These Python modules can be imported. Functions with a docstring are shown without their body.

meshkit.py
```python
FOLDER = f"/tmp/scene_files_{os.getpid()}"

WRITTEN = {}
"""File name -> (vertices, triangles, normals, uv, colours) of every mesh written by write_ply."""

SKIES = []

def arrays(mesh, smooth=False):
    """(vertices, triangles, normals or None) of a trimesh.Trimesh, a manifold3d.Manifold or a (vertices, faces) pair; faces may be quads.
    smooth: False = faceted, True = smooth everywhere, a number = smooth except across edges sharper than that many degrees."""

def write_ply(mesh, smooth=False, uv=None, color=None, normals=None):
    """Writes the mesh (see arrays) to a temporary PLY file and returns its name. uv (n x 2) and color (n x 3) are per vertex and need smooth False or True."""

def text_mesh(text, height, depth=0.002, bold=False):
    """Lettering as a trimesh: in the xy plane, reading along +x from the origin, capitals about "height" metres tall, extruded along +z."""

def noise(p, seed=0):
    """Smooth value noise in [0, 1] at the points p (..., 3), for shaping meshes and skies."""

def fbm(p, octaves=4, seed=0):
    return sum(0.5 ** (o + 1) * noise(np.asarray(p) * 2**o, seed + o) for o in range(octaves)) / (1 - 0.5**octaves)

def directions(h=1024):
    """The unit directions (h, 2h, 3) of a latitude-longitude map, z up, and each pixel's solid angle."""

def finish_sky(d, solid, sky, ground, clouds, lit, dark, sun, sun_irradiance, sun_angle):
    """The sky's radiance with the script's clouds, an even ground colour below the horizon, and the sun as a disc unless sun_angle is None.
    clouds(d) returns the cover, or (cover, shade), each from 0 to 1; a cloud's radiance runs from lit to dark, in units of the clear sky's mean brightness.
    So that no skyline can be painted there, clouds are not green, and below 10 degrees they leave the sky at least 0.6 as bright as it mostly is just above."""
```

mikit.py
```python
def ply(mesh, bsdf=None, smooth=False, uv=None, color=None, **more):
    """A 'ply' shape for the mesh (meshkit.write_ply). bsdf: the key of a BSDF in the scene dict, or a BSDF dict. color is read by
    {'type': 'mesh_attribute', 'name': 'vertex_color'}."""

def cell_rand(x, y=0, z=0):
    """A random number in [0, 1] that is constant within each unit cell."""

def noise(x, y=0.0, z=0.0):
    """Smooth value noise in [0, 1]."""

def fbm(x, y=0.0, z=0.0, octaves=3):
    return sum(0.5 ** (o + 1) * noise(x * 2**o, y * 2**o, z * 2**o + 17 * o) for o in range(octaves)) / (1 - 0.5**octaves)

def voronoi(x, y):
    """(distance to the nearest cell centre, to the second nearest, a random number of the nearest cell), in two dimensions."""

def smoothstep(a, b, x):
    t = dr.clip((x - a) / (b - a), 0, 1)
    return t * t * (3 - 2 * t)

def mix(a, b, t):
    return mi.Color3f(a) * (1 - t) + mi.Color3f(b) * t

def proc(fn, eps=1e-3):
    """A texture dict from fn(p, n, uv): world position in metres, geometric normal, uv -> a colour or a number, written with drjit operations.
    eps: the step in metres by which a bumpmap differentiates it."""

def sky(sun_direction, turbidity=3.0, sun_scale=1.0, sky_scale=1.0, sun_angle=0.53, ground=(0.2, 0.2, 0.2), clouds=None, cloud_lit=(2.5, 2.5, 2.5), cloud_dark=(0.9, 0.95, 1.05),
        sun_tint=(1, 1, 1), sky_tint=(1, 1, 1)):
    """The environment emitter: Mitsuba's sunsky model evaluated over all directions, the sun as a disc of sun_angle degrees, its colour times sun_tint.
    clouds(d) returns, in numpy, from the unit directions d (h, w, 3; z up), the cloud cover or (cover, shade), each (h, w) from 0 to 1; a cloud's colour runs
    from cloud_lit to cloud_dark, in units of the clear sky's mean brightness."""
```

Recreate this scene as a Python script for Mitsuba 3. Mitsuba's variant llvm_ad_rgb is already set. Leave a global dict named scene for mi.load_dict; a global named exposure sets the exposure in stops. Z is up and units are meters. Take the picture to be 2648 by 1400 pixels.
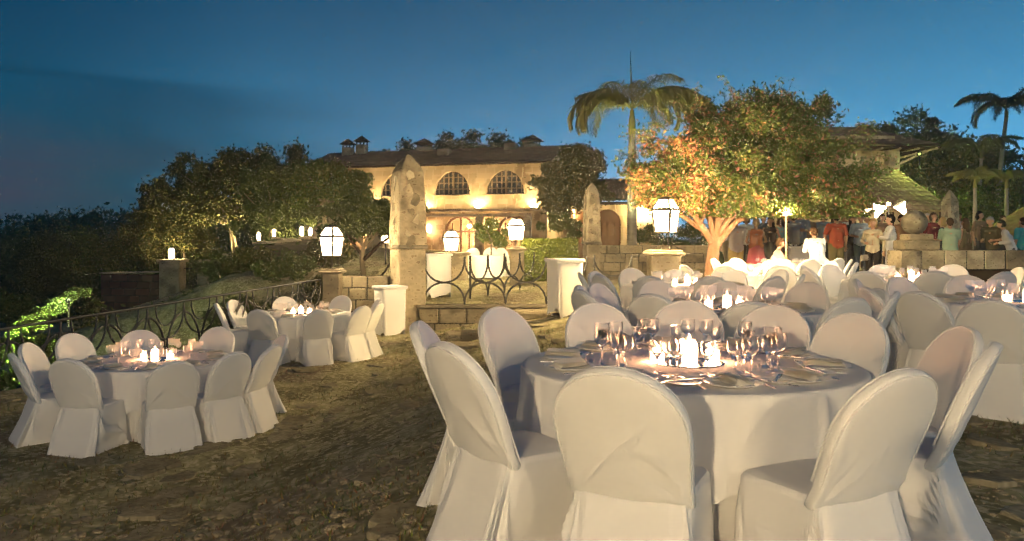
import math, random
import numpy as np, trimesh, shapely, manifold3d as m3
from shapely.geometry import Polygon, box as sbox
import drjit as dr
import mitsuba as mi
import mikit, meshkit
from mikit import noise, fbm, voronoi, cell_rand, smoothstep, mix

T4 = mi.ScalarTransform4f
scene, labels = {}, {}

# ------------------------------------------------------------------ camera, sky, exposure
CAM_Z = 1.43
scene['camera'] = {'type': 'perspective', 'fov': 65.0, 'fov_axis': 'x', 'near_clip': 0.05, 'far_clip': 4000.0,
                   'principal_point_offset_y': 0.0558,
                   'to_world': T4().look_at(origin=[0, 0, CAM_Z], target=[0, 10, CAM_Z], up=[0, 0, 1])}


def dusk(d):
    el = np.degrees(np.arcsin(d[..., 2].clip(-1, 1)))
    az = np.degrees(np.arctan2(d[..., 0], d[..., 1]))
    side = 0.5 + 0.5 * np.cos(np.radians(az - 85))                   # the afterglow of the set sun, to the right
    w = np.exp(-((az + 36) / 16.) ** 2)                              # the cloud bank low on the left
    glow = np.exp(-np.abs(el) / (5.6 + 5.0 * side)) * (0.10 + 0.57 * side) * np.clip(1.25 - w, 0, 1)
    n = meshkit.fbm(np.stack([az * 0.05, el * 0.7, az * 0 + 3], -1), 4, 5)
    bank = w * np.clip((10.5 - el) / 6, 0, 1) * (0.5 + 0.9 * np.clip((n - .35) * 2, 0, 1))
    cover = np.clip(np.maximum(glow, bank), 0, .95)
    return cover, np.clip(bank / (glow + bank + 1e-6) * 1.2, 0, 1)


a_, e_ = math.radians(125), math.radians(5)
scene['sky'] = mikit.sky([math.sin(a_) * math.cos(e_), math.cos(a_) * math.cos(e_), math.sin(e_)], turbidity=3.0, sun_scale=0.0, sky_scale=0.325 / 32,
                         sky_tint=(.0, 1.65, 4.1), clouds=dusk, cloud_lit=(12.5, 49.0, 88.0), cloud_dark=(1.2, 1.3, 2.1))
exposure = 5.3                                                      # a long exposure at dusk
scene['sky']['sampling_weight'] = 30.0

# light levels of the lamps (radiance of the glowing glass, wax or flame)
LANTERN = (9.0, 6.6, 3.2)
LANTERN_LOW = (4.2, 3.1, 1.6)
LANTERN_NEAR = (24.0, 16.8, 7.6)
BULB_BACK = (200.0, 150.0, 84.0)
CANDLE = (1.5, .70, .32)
FLAME = (14.0, 7.0, 3.3)
UPLIGHT = (52.0, 35.0, 15.5)
SMALL_LAMP = (3.4, 2.6, 1.3)
INDOOR = (16.0, 9.4, 4.8)
PORCH = (7.0, 5.0, 2.3)
CONE_GLOW = (1.6, 1.2, .7)  # glow of the cones that stand for lit roof braces
STAND = (420.0, 320.0, 200.0)
FLOOD = 3.2 / 32.0


# ------------------------------------------------------------------ names, labels, entries
def numbered(name, pool):
    if name not in pool:
        return name
    k = 1
    while f'{name}_{k:03d}' in pool:
        k += 1
    return f'{name}_{k:03d}'


USED = {}


def fresh(name):
    """name, then name_001, name_002 ..."""
    k = USED.get(name, -1) + 1
    USED[name] = k
    return name if k == 0 else f'{name}_{k:03d}'


def thing(name, label, cat, group=None):
    key = fresh(name)
    labels[key] = {'label': label, 'category': cat}
    if group:
        labels[key]['group'] = group
    return key


def struct(name, mesh, bsdf, smooth=False, **kw):
    key = fresh(name)
    scene[key] = mikit.ply(mesh, bsdf, smooth, **kw)
    labels[key] = {'label': kw.pop('label', name.replace('_', ' ')), 'kind': 'structure'}
    return key


def part(parent, name, mesh, bsdf, smooth=False, M=None, emit=None, weight=None, label=None, stuff=False, **kw):
    """ONE entry of the scene under its holder; mesh may be a mesh or a ply dict that copies share."""
    key = fresh(f'{parent}__{name}')
    d = dict(mesh) if isinstance(mesh, dict) else mikit.ply(mesh, None, smooth, **kw)
    d['bsdf'] = {'type': 'ref', 'id': bsdf} if isinstance(bsdf, str) else bsdf
    if M is not None:
        d['to_world'] = M
    if emit is not None:
        d['emitter'] = {'type': 'area', 'radiance': {'type': 'rgb', 'value': list(map(float, emit))}}
        if weight:
            d['emitter']['sampling_weight'] = float(weight)
    scene[key] = d
    if label:
        labels.setdefault(key, {})['label'] = label
    if stuff:
        labels.setdefault(key, {})['kind'] = 'stuff'
    return key


def single(name, mesh, bsdf, label, cat, group=None, smooth=False, M=None, **kw):
    """A thing that is one mesh."""
    key = thing(name, label, cat, group)
    d = dict(mesh) if isinstance(mesh, dict) else mikit.ply(mesh, None, smooth, **kw)
    d['bsdf'] = {'type': 'ref', 'id': bsdf} if isinstance(bsdf, str) else bsdf
    if M is not None:
        d['to_world'] = M
    scene[key] = d
    return key


def at(x, y, z, deg=0.0, s=1.0, tilt=None):
    m = T4().translate([float(x), float(y), float(z)]).rotate([0, 0, 1], float(deg))
    if tilt:
        m = m.rotate(list(tilt[0]), float(tilt[1]))
    return m.scale([float(s)] * 3) if s != 1.0 else m


# ------------------------------------------------------------------ mesh helpers (each returns (vertices, triangles))
def cat_(*ms):
    vs, fs, n = [], [], 0
    for v, f in ms:
        vs.append(np.asarray(v, float)); fs.append(np.asarray(f, int) + n); n += len(v)
    return np.vstack(vs), np.vstack(fs)


def vf(m):
    if isinstance(m, tuple):
        return m
    if hasattr(m, 'to_mesh'):
        k = m.to_mesh()
        return np.array(k.vert_properties[:, :3], float), np.array(k.tri_verts, int)
    return np.array(m.vertices), np.array(m.faces)


def moved(m, xyz=(0, 0, 0), deg=0.0, s=1.0):
    v, f = vf(m)
    c, n = math.cos(math.radians(deg)), math.sin(math.radians(deg))
    v = v * np.broadcast_to(s, 3)
    return np.stack([v[:, 0] * c - v[:, 1] * n, v[:, 0] * n + v[:, 1] * c, v[:, 2]], 1) + np.asarray(xyz, float), f


def bevel_box(sx, sy, sz, b=0.01, base=True):
    """A box with chamfered edges, standing on z = 0 (12 cuts, 44 triangles)."""
    b = min(b, sx * .45, sy * .45, sz * .45)
    x, y, z = sx / 2, sy / 2, sz / 2
    pts = []
    for i in (-1, 1):
        for j in (-1, 1):
            for k in (-1, 1):
                pts += [(i * x, j * (y - b), k * (z - b)), (i * (x - b), j * y, k * (z - b)), (i * (x - b), j * (y - b), k * z)]
    v, f = vf(m3.Manifold.hull_points(np.array(pts, np.float32)))
    return v + [0, 0, z if base else 0], f


def grid_faces(n, m, wrap=False):
    """Quads of an n x m grid as triangles; wrap joins the last column to the first."""
    i, j = np.meshgrid(np.arange(n - 1), np.arange(m if wrap else m - 1), indexing='ij')
    a, b = i * m + j, i * m + (j + 1) % m
    c, d = (i + 1) * m + (j + 1) % m, (i + 1) * m + j
    return np.vstack([np.stack([a, b, c], -1).reshape(-1, 3), np.stack([a, c, d], -1).reshape(-1, 3)])


def lathe(prof, n=24):
    """Revolve (r, z) points about z."""
    p = np.asarray(prof, float)
    t = np.arange(n) * 2 * np.pi / n
    v = np.stack([p[:, None, 0] * np.cos(t), p[:, None, 0] * np.sin(t), np.broadcast_to(p[:, None, 1], (len(p), n))], -1).reshape(-1, 3)
    return v, grid_faces(len(p), n, True)


def tube(pts, r, sides=8, caps=True):
    p = np.asarray(pts, float)
    r = np.broadcast_to(r, len(p)).astype(float)
    t = np.gradient(p, axis=0)
    t /= np.linalg.norm(t, axis=1, keepdims=True) + 1e-12
    a = np.cross(t, [0, 0, 1.0]) if np.abs(t[:, 2]).max() < .9 else np.cross(t, [0.31, 0.95, 0.05])
    a /= np.linalg.norm(a, axis=1, keepdims=True) + 1e-12
    b = np.cross(t, a)
    g = np.arange(sides) * 2 * np.pi / sides
    v = p[:, None] + r[:, None, None] * (np.cos(g)[None, :, None] * a[:, None] + np.sin(g)[None, :, None] * b[:, None])
    v, f = v.reshape(-1, 3), grid_faces(len(p), sides, True)
    if caps:
        n = len(v)
        v = np.vstack([v, p[:1], p[-1:]])
        k = np.arange(sides)
        f = np.vstack([f, np.stack([k * 0 + n, (k + 1) % sides, k], 1), np.stack([k * 0 + n + 1, k + n - sides, (k + 1) % sides + n - sides], 1)])
    return v, f


def extrude(poly, depth):
    return vf(trimesh.creation.extrude_polygon(poly, depth, engine='earcut'))


def upright(m):
    """Takes a mesh made in the xy plane and stands it up: x stays, y becomes z, z becomes -y."""
    v, f = vf(m)
    return np.stack([v[:, 0], -v[:, 2], v[:, 1]], 1), f


def flakes(c, size, rng, nz=None):
    """One leaf (two triangles, folded on its middle) per centre."""
    n = len(c)
    d = rng.normal(size=(n, 3)); d /= np.linalg.norm(d, axis=1, keepdims=True)
    e = np.cross(d, rng.normal(size=(n, 3))); e /= np.linalg.norm(e, axis=1, keepdims=True) + 1e-9
    s = (size * rng.uniform(.6, 1.4, n))[:, None]
    up = np.cross(d, e) * s * .18
    v = np.stack([c - d * s, c + e * s * .5 + up, c + d * s, c - e * s * .5 + up], 1).reshape(-1, 3)
    k = np.arange(n)[:, None] * 4
    return v, np.vstack([k + [0, 1, 2], k + [0, 2, 3]])


# ------------------------------------------------------------------ materials
def rgb(*c):
    return {'type': 'rgb', 'value': [float(x) for x in c]}


def dif(*c):
    return {'type': 'twosided', 'bsdf': {'type': 'diffuse', 'reflectance': rgb(*c)}}


def mat(key, d):
    scene[key] = d
    return key


def proc_mat(key, fn, rough=.9, bump=None, scale=0.0, eps=.002):
    b = {'type': 'principled', 'base_color': mikit.proc(fn), 'roughness': rough, 'specular': .25} if rough < .85 else {'type': 'diffuse', 'reflectance': mikit.proc(fn)}
    if bump is not None:
        b = {'type': 'bumpmap', 'arbitrary': mikit.proc(bump, eps), 'scale': scale, 'bsdf': b}
    return mat(key, {'type': 'twosided', 'bsdf': b})


def linen_bump(p, n, uv):
    return 0.5 * fbm(p.x * 9 + p.z * 2, p.y * 9, p.z * 5, 2) + 0.04 * noise(p.x * 160, p.y * 160, p.z * 160)


mat('white_cloth', {'type': 'twosided', 'bsdf': {'type': 'bumpmap', 'arbitrary': mikit.proc(linen_bump, .003), 'scale': .010,
                                                 'bsdf': {'type': 'diffuse', 'reflectance': rgb(.80, .785, .76)}}})
mat('table_cloth', dif(.79, .78, .765))
mat('napkin_cloth', dif(.72, .69, .62))
mat('iron', {'type': 'twosided', 'bsdf': {'type': 'principled', 'base_color': rgb(.022, .021, .02), 'roughness': .45, 'specular': .5}})
mat('dark_bronze', {'type': 'twosided', 'bsdf': {'type': 'principled', 'base_color': rgb(.05, .04, .03), 'roughness': .5, 'specular': .5}})
mat('brass', {'type': 'twosided', 'bsdf': {'type': 'roughconductor', 'material': 'Cu', 'alpha': .3, 'specular_reflectance': rgb(.8, .75, .4)}})
mat('silver', {'type': 'twosided', 'bsdf': {'type': 'roughconductor', 'material': 'Ag', 'alpha': .18}})
mat('porcelain', {'type': 'twosided', 'bsdf': {'type': 'principled', 'base_color': rgb(.72, .71, .70), 'roughness': .25, 'specular': .5}})
mat('clear_glass', {'type': 'dielectric', 'int_ior': 1.5})
mat('thin_glass', {'type': 'thindielectric', 'int_ior': 1.5})
mat('pane_glass', {'type': 'twosided', 'bsdf': {'type': 'principled', 'base_color': rgb(.02, .02, .022), 'roughness': .12, 'specular': .6}})
mat('wax', dif(.8, .74, .62))
mat('glow', dif(.7, .65, .55))
mat('leaf', {'type': 'twosided', 'bsdf': {'type': 'diffuse', 'reflectance': {'type': 'mesh_attribute', 'name': 'vertex_color'}}})
mat('leaf_thin', {'type': 'principledthin', 'base_color': {'type': 'mesh_attribute', 'name': 'vertex_color'}, 'roughness': .6, 'diff_trans': .8, 'spec_trans': 0.0})
mat('rose_bark', dif(.30, .20, .13))
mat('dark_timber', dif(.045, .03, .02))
mat('red_timber', dif(.15, .085, .05))
mat('grey_timber', dif(.20, .155, .10))
mat('dark_wall_stone', dif(.085, .072, .05))
mat('terracotta', dif(.11, .062, .045))


def stone_col(base, dark, s=1.0):
    def fn(p, n, uv):
        a = fbm(p.x * 2.2 * s, p.y * 2.2 * s, p.z * 2.2 * s, 3)
        b = fbm(p.x * 14 * s + 9, p.y * 14 * s, p.z * 14 * s, 2)
        c = mix(dark, base, smoothstep(.28, .62, a))
        return c * (0.72 + 0.5 * b) * mix((1, 1, 1), (.55, .52, .48), smoothstep(.66, .78, b))
    return fn


def pits(p, n, uv):
    return fbm(p.x * 22, p.y * 22, p.z * 22, 3) - .8 * smoothstep(.62, .75, noise(p.x * 30, p.y * 30, p.z * 30))


proc_mat('coral_stone', stone_col((.40, .34, .24), (.22, .185, .13)), bump=pits, scale=.02, eps=.004)
proc_mat('grey_stone', stone_col((.24, .21, .16), (.10, .09, .07)), bump=pits, scale=.02, eps=.004)
mat('mortar', dif(.36, .32, .25))
mat('dark_mortar', dif(.06, .055, .045))


def rubble(p, n, uv):
    """far-off stone masonry in a warm render: blocks about 0.35 m with pale joints"""
    h = p.x * .966 - p.y * .28 + p.y * .6
    row = dr.floor(p.z / .30 + .25 * noise(h * .9, p.z * .9, 3))
    fx = h / .46 + .5 * cell_rand(row, 3, 1) + .3 * noise(h, p.z, 7)
    c = cell_rand(dr.floor(fx), row, 5)
    e = smoothstep(.0, .12, dr.minimum(fx - dr.floor(fx), 1 - fx + dr.floor(fx)))
    a = mix((.36, .285, .17), (.50, .41, .27), c)
    a = mix(a, (.22, .165, .09), smoothstep(.52, .66, fbm(h * 1.3, p.z * 1.3, 2, 3)) * .85)
    return mix((.46, .38, .25), a, e)


proc_mat('facade_stone', rubble, bump=lambda p, n, uv: fbm(p.x * 6, p.y * 6, p.z * 6, 2), scale=.03, eps=.01)


def turf(p, n, uv):
    big = fbm(p.x * .55 + 3, p.y * .55, 0, 3)
    mid = fbm(p.x * 3.1, p.y * 3.1, 4, 3)
    fine = fbm(p.x * 24, p.y * 24, 1, 2)
    c = mix((.205, .185, .10), (.355, .33, .19), smoothstep(.30, .68, mid))
    c = mix(c, (.25, .185, .14), smoothstep(.54, .66, big) * .6)
    c = mix(c, (.42, .37, .25), smoothstep(.56, .70, fine) * .8)
    return c * (0.58 + .85 * fine)


proc_mat('turf', turf, bump=lambda p, n, uv: fbm(p.x * 26, p.y * 26, 0, 3), scale=.016, eps=.006)
proc_mat('tile_roof', lambda p, n, uv: mix((.085, .06, .05), (.19, .125, .10), fbm(p.x * 3, p.y * 3, p.z * 5, 2)))
proc_mat('thatch', lambda p, n, uv: mix((.16, .12, .05), (.34, .27, .12), fbm(p.x * 9, p.y * 9, p.z * 4, 2)))

# ------------------------------------------------------------------ terrain
def sst(a, b, x):
    t = np.clip((np.asarray(x, float) - a) / (b - a), 0, 1)
    return t * t * (3 - 2 * t)


def lerp(a, b, t):
    return a + (b - a) * t


RA, RD = np.array([-7.0, 11.0]), np.array([.3827, .9239])        # the railing along the terrace edge
RN = np.array([-.9239, .3827])


def zbase(x, y):
    x, y = np.asarray(x, float), np.asarray(y, float)
    low = -.78 + .012 * np.clip(y - 7, 0, 12)
    high = .07 * sst(2.5, 5.5, x) * sst(6, 10, y)
    xl, xr = -2.55 + .10 * np.clip(y - 9, 0, 8), -.45 + .22 * np.clip(y - 4.2, 0, 9)
    u_ = np.clip((x - xl) / (xr - xl), 0, 1)
    terr = lerp(low, high, .65 * u_ + .35 * u_ * u_ * (3 - 2 * u_))
    plaza = np.interp(y, [18, 24, 34, 46, 60], [-.06, .16, .32, .55, .6]) + .16 * sst(4, 6.5, x) * sst(18.5, 20.5, y) * sst(34, 28, y) + .16 * sst(4.5, 7, x) * sst(19.3, 21.0, y) * sst(34, 28, y)
    hill = np.interp(x, [-90, -40, -25, -16, -11, -9.2, -8, -4, 0, 8], [-9, -5, -3.2, -1.6, -.1, .78, .98, .85, .45, .45])
    hill = np.where(x > -2.9, plaza, lerp(plaza, hill, sst(-2.9, -4.2, x)))
    b = np.where(x < -2.9, sst(19.1, 26, y), sst(18.62, 18.9, y))
    z = lerp(terr, np.where(x > 1.6, lerp(high, plaza, sst(18, 24, y)), hill), np.where(x > 1.6, sst(14, 19, y), b))
    out = (x - RA[0]) * RN[0] + (y - RA[1]) * RN[1]                 # metres beyond the railing
    drop = sst(.35, 5.5, out) * np.interp(y, [0, 14, 20, 25, 30], [5.2, 5.0, 3.0, .6, 0.0])
    z = z - drop * (x < -3.5)
    far = sst(55, 120, np.hypot(x, y))
    return lerp(z, np.interp(x, [-300, -60, 0, 300], [-6, -7, .5, 3.0]), far)


def zfine(x, y):
    p = np.stack([x, y, x * 0], -1)
    q = -.66 * x + .75 * y + .35 * meshkit.fbm(p * .7, 3, 2)
    r = np.abs(((q * .85) % 1.0) - .5) * 2
    slope = sst(.2, -.7, x) * sst(-5.5, -2.5, x) * sst(12, 6, y)
    t = np.stack([1.4 * x + 1.2 * y, q * 2.6, x * 0], -1)
    z = slope * (.05 * r ** 1.5 - .02 + .06 * (meshkit.fbm(t * .9, 3, 8) - .5))
    near = sst(26, 12, y)
    z = z + near * (.035 * (meshkit.fbm(p * 1.7, 3, 4) - .5) + .016 * (meshkit.fbm(p * 7.5, 2, 6) - .5))
    return z


def zg(x, y):
    return float(zbase(x, y)) + float(zfine(np.array(x, float), np.array(y, float)))


def spacing(dense):
    out = [dense[0][0]]
    for a, b, h in dense:
        out += list(np.linspace(out[-1], b, max(2, int(round((b - out[-1]) / h)) + 1))[1:])
    return np.array(out)


gx = spacing([(-400, -60, 20), (-60, -12, 1.0), (-12, -6, .16), (-6, 3.8, .06), (3.8, 9, .10), (9, 16, .3), (16, 60, 2), (60, 400, 20)])
gy = spacing([(-40, 1.6, 1.6), (1.6, 8.5, .055), (8.5, 20, .10), (20, 50, .5), (50, 130, 4), (130, 1400, 60)])
X, Y = np.meshgrid(gx, gy)
Z = zbase(X, Y) + zfine(X, Y)
GV = np.stack([X, Y, Z], -1).reshape(-1, 3)
scene['ground'] = mikit.ply((GV, grid_faces(len(gy), len(gx))), 'turf', True)
labels['ground'] = {'label': 'rough uneven terrace of dry turf and stones sloping down to the left', 'kind': 'structure'}

# stones set in the near slope: the largest are pieces of their own, the gravel is one mass
rng = np.random.default_rng(5)
proc_mat('pebble', lambda p, n, uv: mix((.14, .115, .08), (.38, .33, .235), fbm(p.x * 7, p.y * 7, p.z * 7, 3)) * (.5 + .9 * noise(p.x * 60, p.y * 60, p.z * 60)), bump=lambda p, n, uv: fbm(p.x * 40, p.y * 40, p.z * 40, 2), scale=.012, eps=.004)
stone_plys = []
for k in range(4):
    s = trimesh.creation.icosphere(subdivisions=1)
    v = s.vertices * (1 + .55 * (meshkit.fbm(s.vertices * 1.6 + 7 * k, 3, k) - .5))[:, None]
    stone_plys.append(mikit.ply((v * [1, .72, .42], s.faces), None, 50))
for k in range(230):
    y = rng.uniform(2.75, 6.4)
    x = rng.uniform(-.62 * y, -.12 * y + .35)
    s = rng.uniform(.025, .06) * (1.3 if rng.random() < .2 else 1)
    part('ground', 'stone', stone_plys[k % 4], 'pebble', M=T4().translate([x, y, zg(x, y) + s * .05]).rotate([0, 0, 1], float(rng.uniform(0, 360))).rotate([1, .3, 0], float(rng.uniform(-14, 14))).scale([s, s, s]))
# worn flat stones bedded in the turf, too many to list one by one
flat = []
for k in range(620):
    y = 3.0 + 15.3 * rng.random() ** 1.35
    x = rng.uniform(-.70, .70) * y
    if ((x - RA[0]) * RN[0] + (y - RA[1]) * RN[1]) > -.1 or meshkit.fbm(np.array([[x * .7 + 2, y * .7, 0.]]), 3, 13)[0] < rng.uniform(.34, .58) or y > 18.3:
        continue
    m = rng.integers(6, 9)
    an = (np.arange(m) + rng.uniform(-.3, .3, m)) * 2 * np.pi / m
    rad = rng.uniform(.08, .24) * (1 + .015 * y) * rng.uniform(.75, 1.15, m)
    e = np.c_[np.cos(an) * rad * rng.uniform(.7, 1), np.sin(an) * rad]
    z = zg(x, y) + rng.uniform(-.004, .014)
    tl = rng.normal(0, .035, 2)
    lift = e @ tl
    v = np.vstack([np.c_[e * 1.0 + [x, y], z - .03 + lift], np.c_[e * .97 + [x, y], z + .004 + lift], np.c_[e * .90 + [x, y], z + .010 + lift * 1.0], [[x, y, z + .012]]])
    kk = np.arange(m)
    flat.append((v, np.vstack([grid_faces(3, m, True), np.stack([2 * m + kk, 2 * m + (kk + 1) % m, kk * 0 + 3 * m], 1)])))
proc_mat('bedded_stone', lambda p, n, uv: mix((.19, .165, .105), (.35, .31, .215), fbm(p.x * 4.3, p.y * 4.3, 0, 2)) * (.6 + .7 * fbm(p.x * 30, p.y * 30, 1, 2)), bump=lambda p, n, uv: fbm(p.x * 40, p.y * 40, p.z * 40, 2), scale=.012, eps=.004)
part('ground', 'paving', cat_(*flat), 'bedded_stone', 30, stuff=True)
ico = trimesh.creation.icosphere(subdivisions=0)
n = 10000
y = 2.7 + 8.5 * rng.random(n) ** 1.7
x = rng.uniform(-.72, .75, n) * y
dens = meshkit.fbm(np.stack([x * 1.1, y * 1.1, x * 0], -1), 3, 11)
keep = (dens > rng.uniform(.38, .62, n)) & (((x - RA[0]) * RN[0] + (y - RA[1]) * RN[1]) < .2)
x, y = x[keep], y[keep]
s = rng.uniform(.006, .026, len(x)) * (.7 + .05 * y)
zz = zbase(x, y) + zfine(x, y)
a = rng.uniform(0, 6.28, len(x))
pv = ico.vertices[None] * (1 + .5 * rng.uniform(-1, 1, (len(x), 12, 1))) * [1, .75, .5] * s[:, None, None]
pv = np.stack([pv[..., 0] * np.cos(a)[:, None] - pv[..., 1] * np.sin(a)[:, None], pv[..., 0] * np.sin(a)[:, None] + pv[..., 1] * np.cos(a)[:, None], pv[..., 2]], -1) + np.stack([x, y, zz + s * .15], -1)[:, None]
pf = (ico.faces[None] + 12 * np.arange(len(x))[:, None, None]).reshape(-1, 3)
part('ground', 'gravel', (pv.reshape(-1, 3), pf), 'pebble', stuff=True)
# short dry grass
n = 48000
y = 2.7 + 16 * rng.random(n) ** 1.6
x = rng.uniform(-.72, .75, n) * y
dens = meshkit.fbm(np.stack([x * .8 + 5, y * .8, x * 0], -1), 3, 3)
keep = (dens > rng.uniform(.36, .60, n)) & (((x - RA[0]) * RN[0] + (y - RA[1]) * RN[1]) < .2) & (y < 18.4)
x, y = x[keep], y[keep]
zz = zbase(x, y) + zfine(x, y) - .004
h = rng.uniform(.015, .055, len(x)) * (.8 + .03 * y)
a = rng.uniform(0, 6.28, len(x)); w = rng.uniform(.003, .006, len(x)) * (1 + .06 * y)
b0 = np.stack([x, y, zz], -1); sd = np.stack([np.cos(a), np.sin(a), a * 0], -1) * w[:, None]
tip = b0 + np.stack([rng.normal(0, .5, len(x)) * h, rng.normal(0, .5, len(x)) * h, h], -1)
gv = np.stack([b0 - sd, b0 + sd, tip], 1).reshape(-1, 3)
gc = np.repeat(np.stack([rng.uniform(.09, .21, len(x)), rng.uniform(.088, .18, len(x)), rng.uniform(.035, .08, len(x))], -1), 3, 0)
key = 'grass'
scene[key] = {**mikit.ply((gv, np.arange(len(gv)).reshape(-1, 3)), None, False, color=gc), 'bsdf': {'type': 'ref', 'id': 'leaf'}}
labels[key] = {'label': 'short dry olive grass tufts scattered over the terrace', 'category': 'grass', 'kind': 'stuff'}

# ------------------------------------------------------------------ masonry
UNIT_BLOCK = mikit.ply(bevel_box(1, 1, 1, .045), None, False)
rs = random.Random(3)
for i, (b, d_) in enumerate([((.34, .29, .20), (.19, .16, .11)), ((.27, .23, .16), (.14, .12, .085)), ((.42, .37, .27), (.26, .22, .16))]):
    proc_mat(f'block_{i}', stone_col(b, d_, 1.2), bump=pits, scale=.018, eps=.004)


def masonry(t, p0, p1, z0, z1, thick, course, lens, mats, joint=.012, name='stone', core='dark_mortar'):
    """A wall of single stones in courses between two points, over a recessed core; every stone an entry."""
    p0, p1 = np.asarray(p0, float), np.asarray(p1, float)
    L = np.linalg.norm(p1 - p0); u = (p1 - p0) / L
    deg = math.degrees(math.atan2(u[1], u[0]))
    c = (p0 + p1) / 2
    part(t, 'core', moved(bevel_box(L - .02, thick - .05, z1 - z0 - .02, .005), (c[0], c[1], z0), deg), core)
    rows = max(1, round((z1 - z0) / course)); ch = (z1 - z0) / rows
    for r in range(rows):
        s = 0.0
        first = rs.uniform(.5, 1)
        while s < L - 1e-3:
            w = rs.uniform(*lens) * (first if s == 0 else 1)
            if L - s - w < lens[0] * .6:
                w = L - s
            m = p0 + u * (s + w / 2)
            part(t, name, UNIT_BLOCK, rs.choice(mats), M=T4().translate([m[0], m[1], z0 + r * ch + joint / 2]).rotate([0, 0, 1], deg + rs.uniform(-.6, .6)).scale([w - joint, thick + rs.uniform(-.02, .015), ch - joint]))
            s += w


B3 = ['block_0', 'block_1', 'block_2']
w1 = thing('stone_wall', 'low wall of squared dark stones under the iron railing, right of the tall obelisk', 'wall')
masonry(w1, (-2.15, 18.62), (1.35, 18.75), -.85, -.13, .34, .30, (.42, .72), ['grey_stone', 'grey_stone', 'block_1'], .02)
part(w1, 'coping', moved(bevel_box(3.6, .44, .07, .015), (-.4, 18.685, -.128), 2.1), 'grey_stone')

w2 = thing('stone_wall', 'long wall with a coping of big rough pitted stones behind the tables at right', 'wall')
masonry(w2, (9.0, 19.0), (15.5, 19.4), .74, 1.2, .55, .46, (.38, .66), ['block_0', 'block_1', 'block_2'], .014)
part(w2, 'band', moved(bevel_box(6.2, .34, .28, .01), (12.40, 19.26, .46), 3.5), 'dark_timber')  # recess under the coping; its shadow is put into the dark colour
masonry(w2, (9.3, 19.02), (15.5, 19.4), -.1, .455, .44, .28, (.4, .8), ['block_1', 'block_0'], .016)
masonry(w2, (8.98, 18.92), (9.36, 18.95), -.1, 1.2, .6, .43, (.5, .6), ['block_2', 'block_0'], .014)

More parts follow.
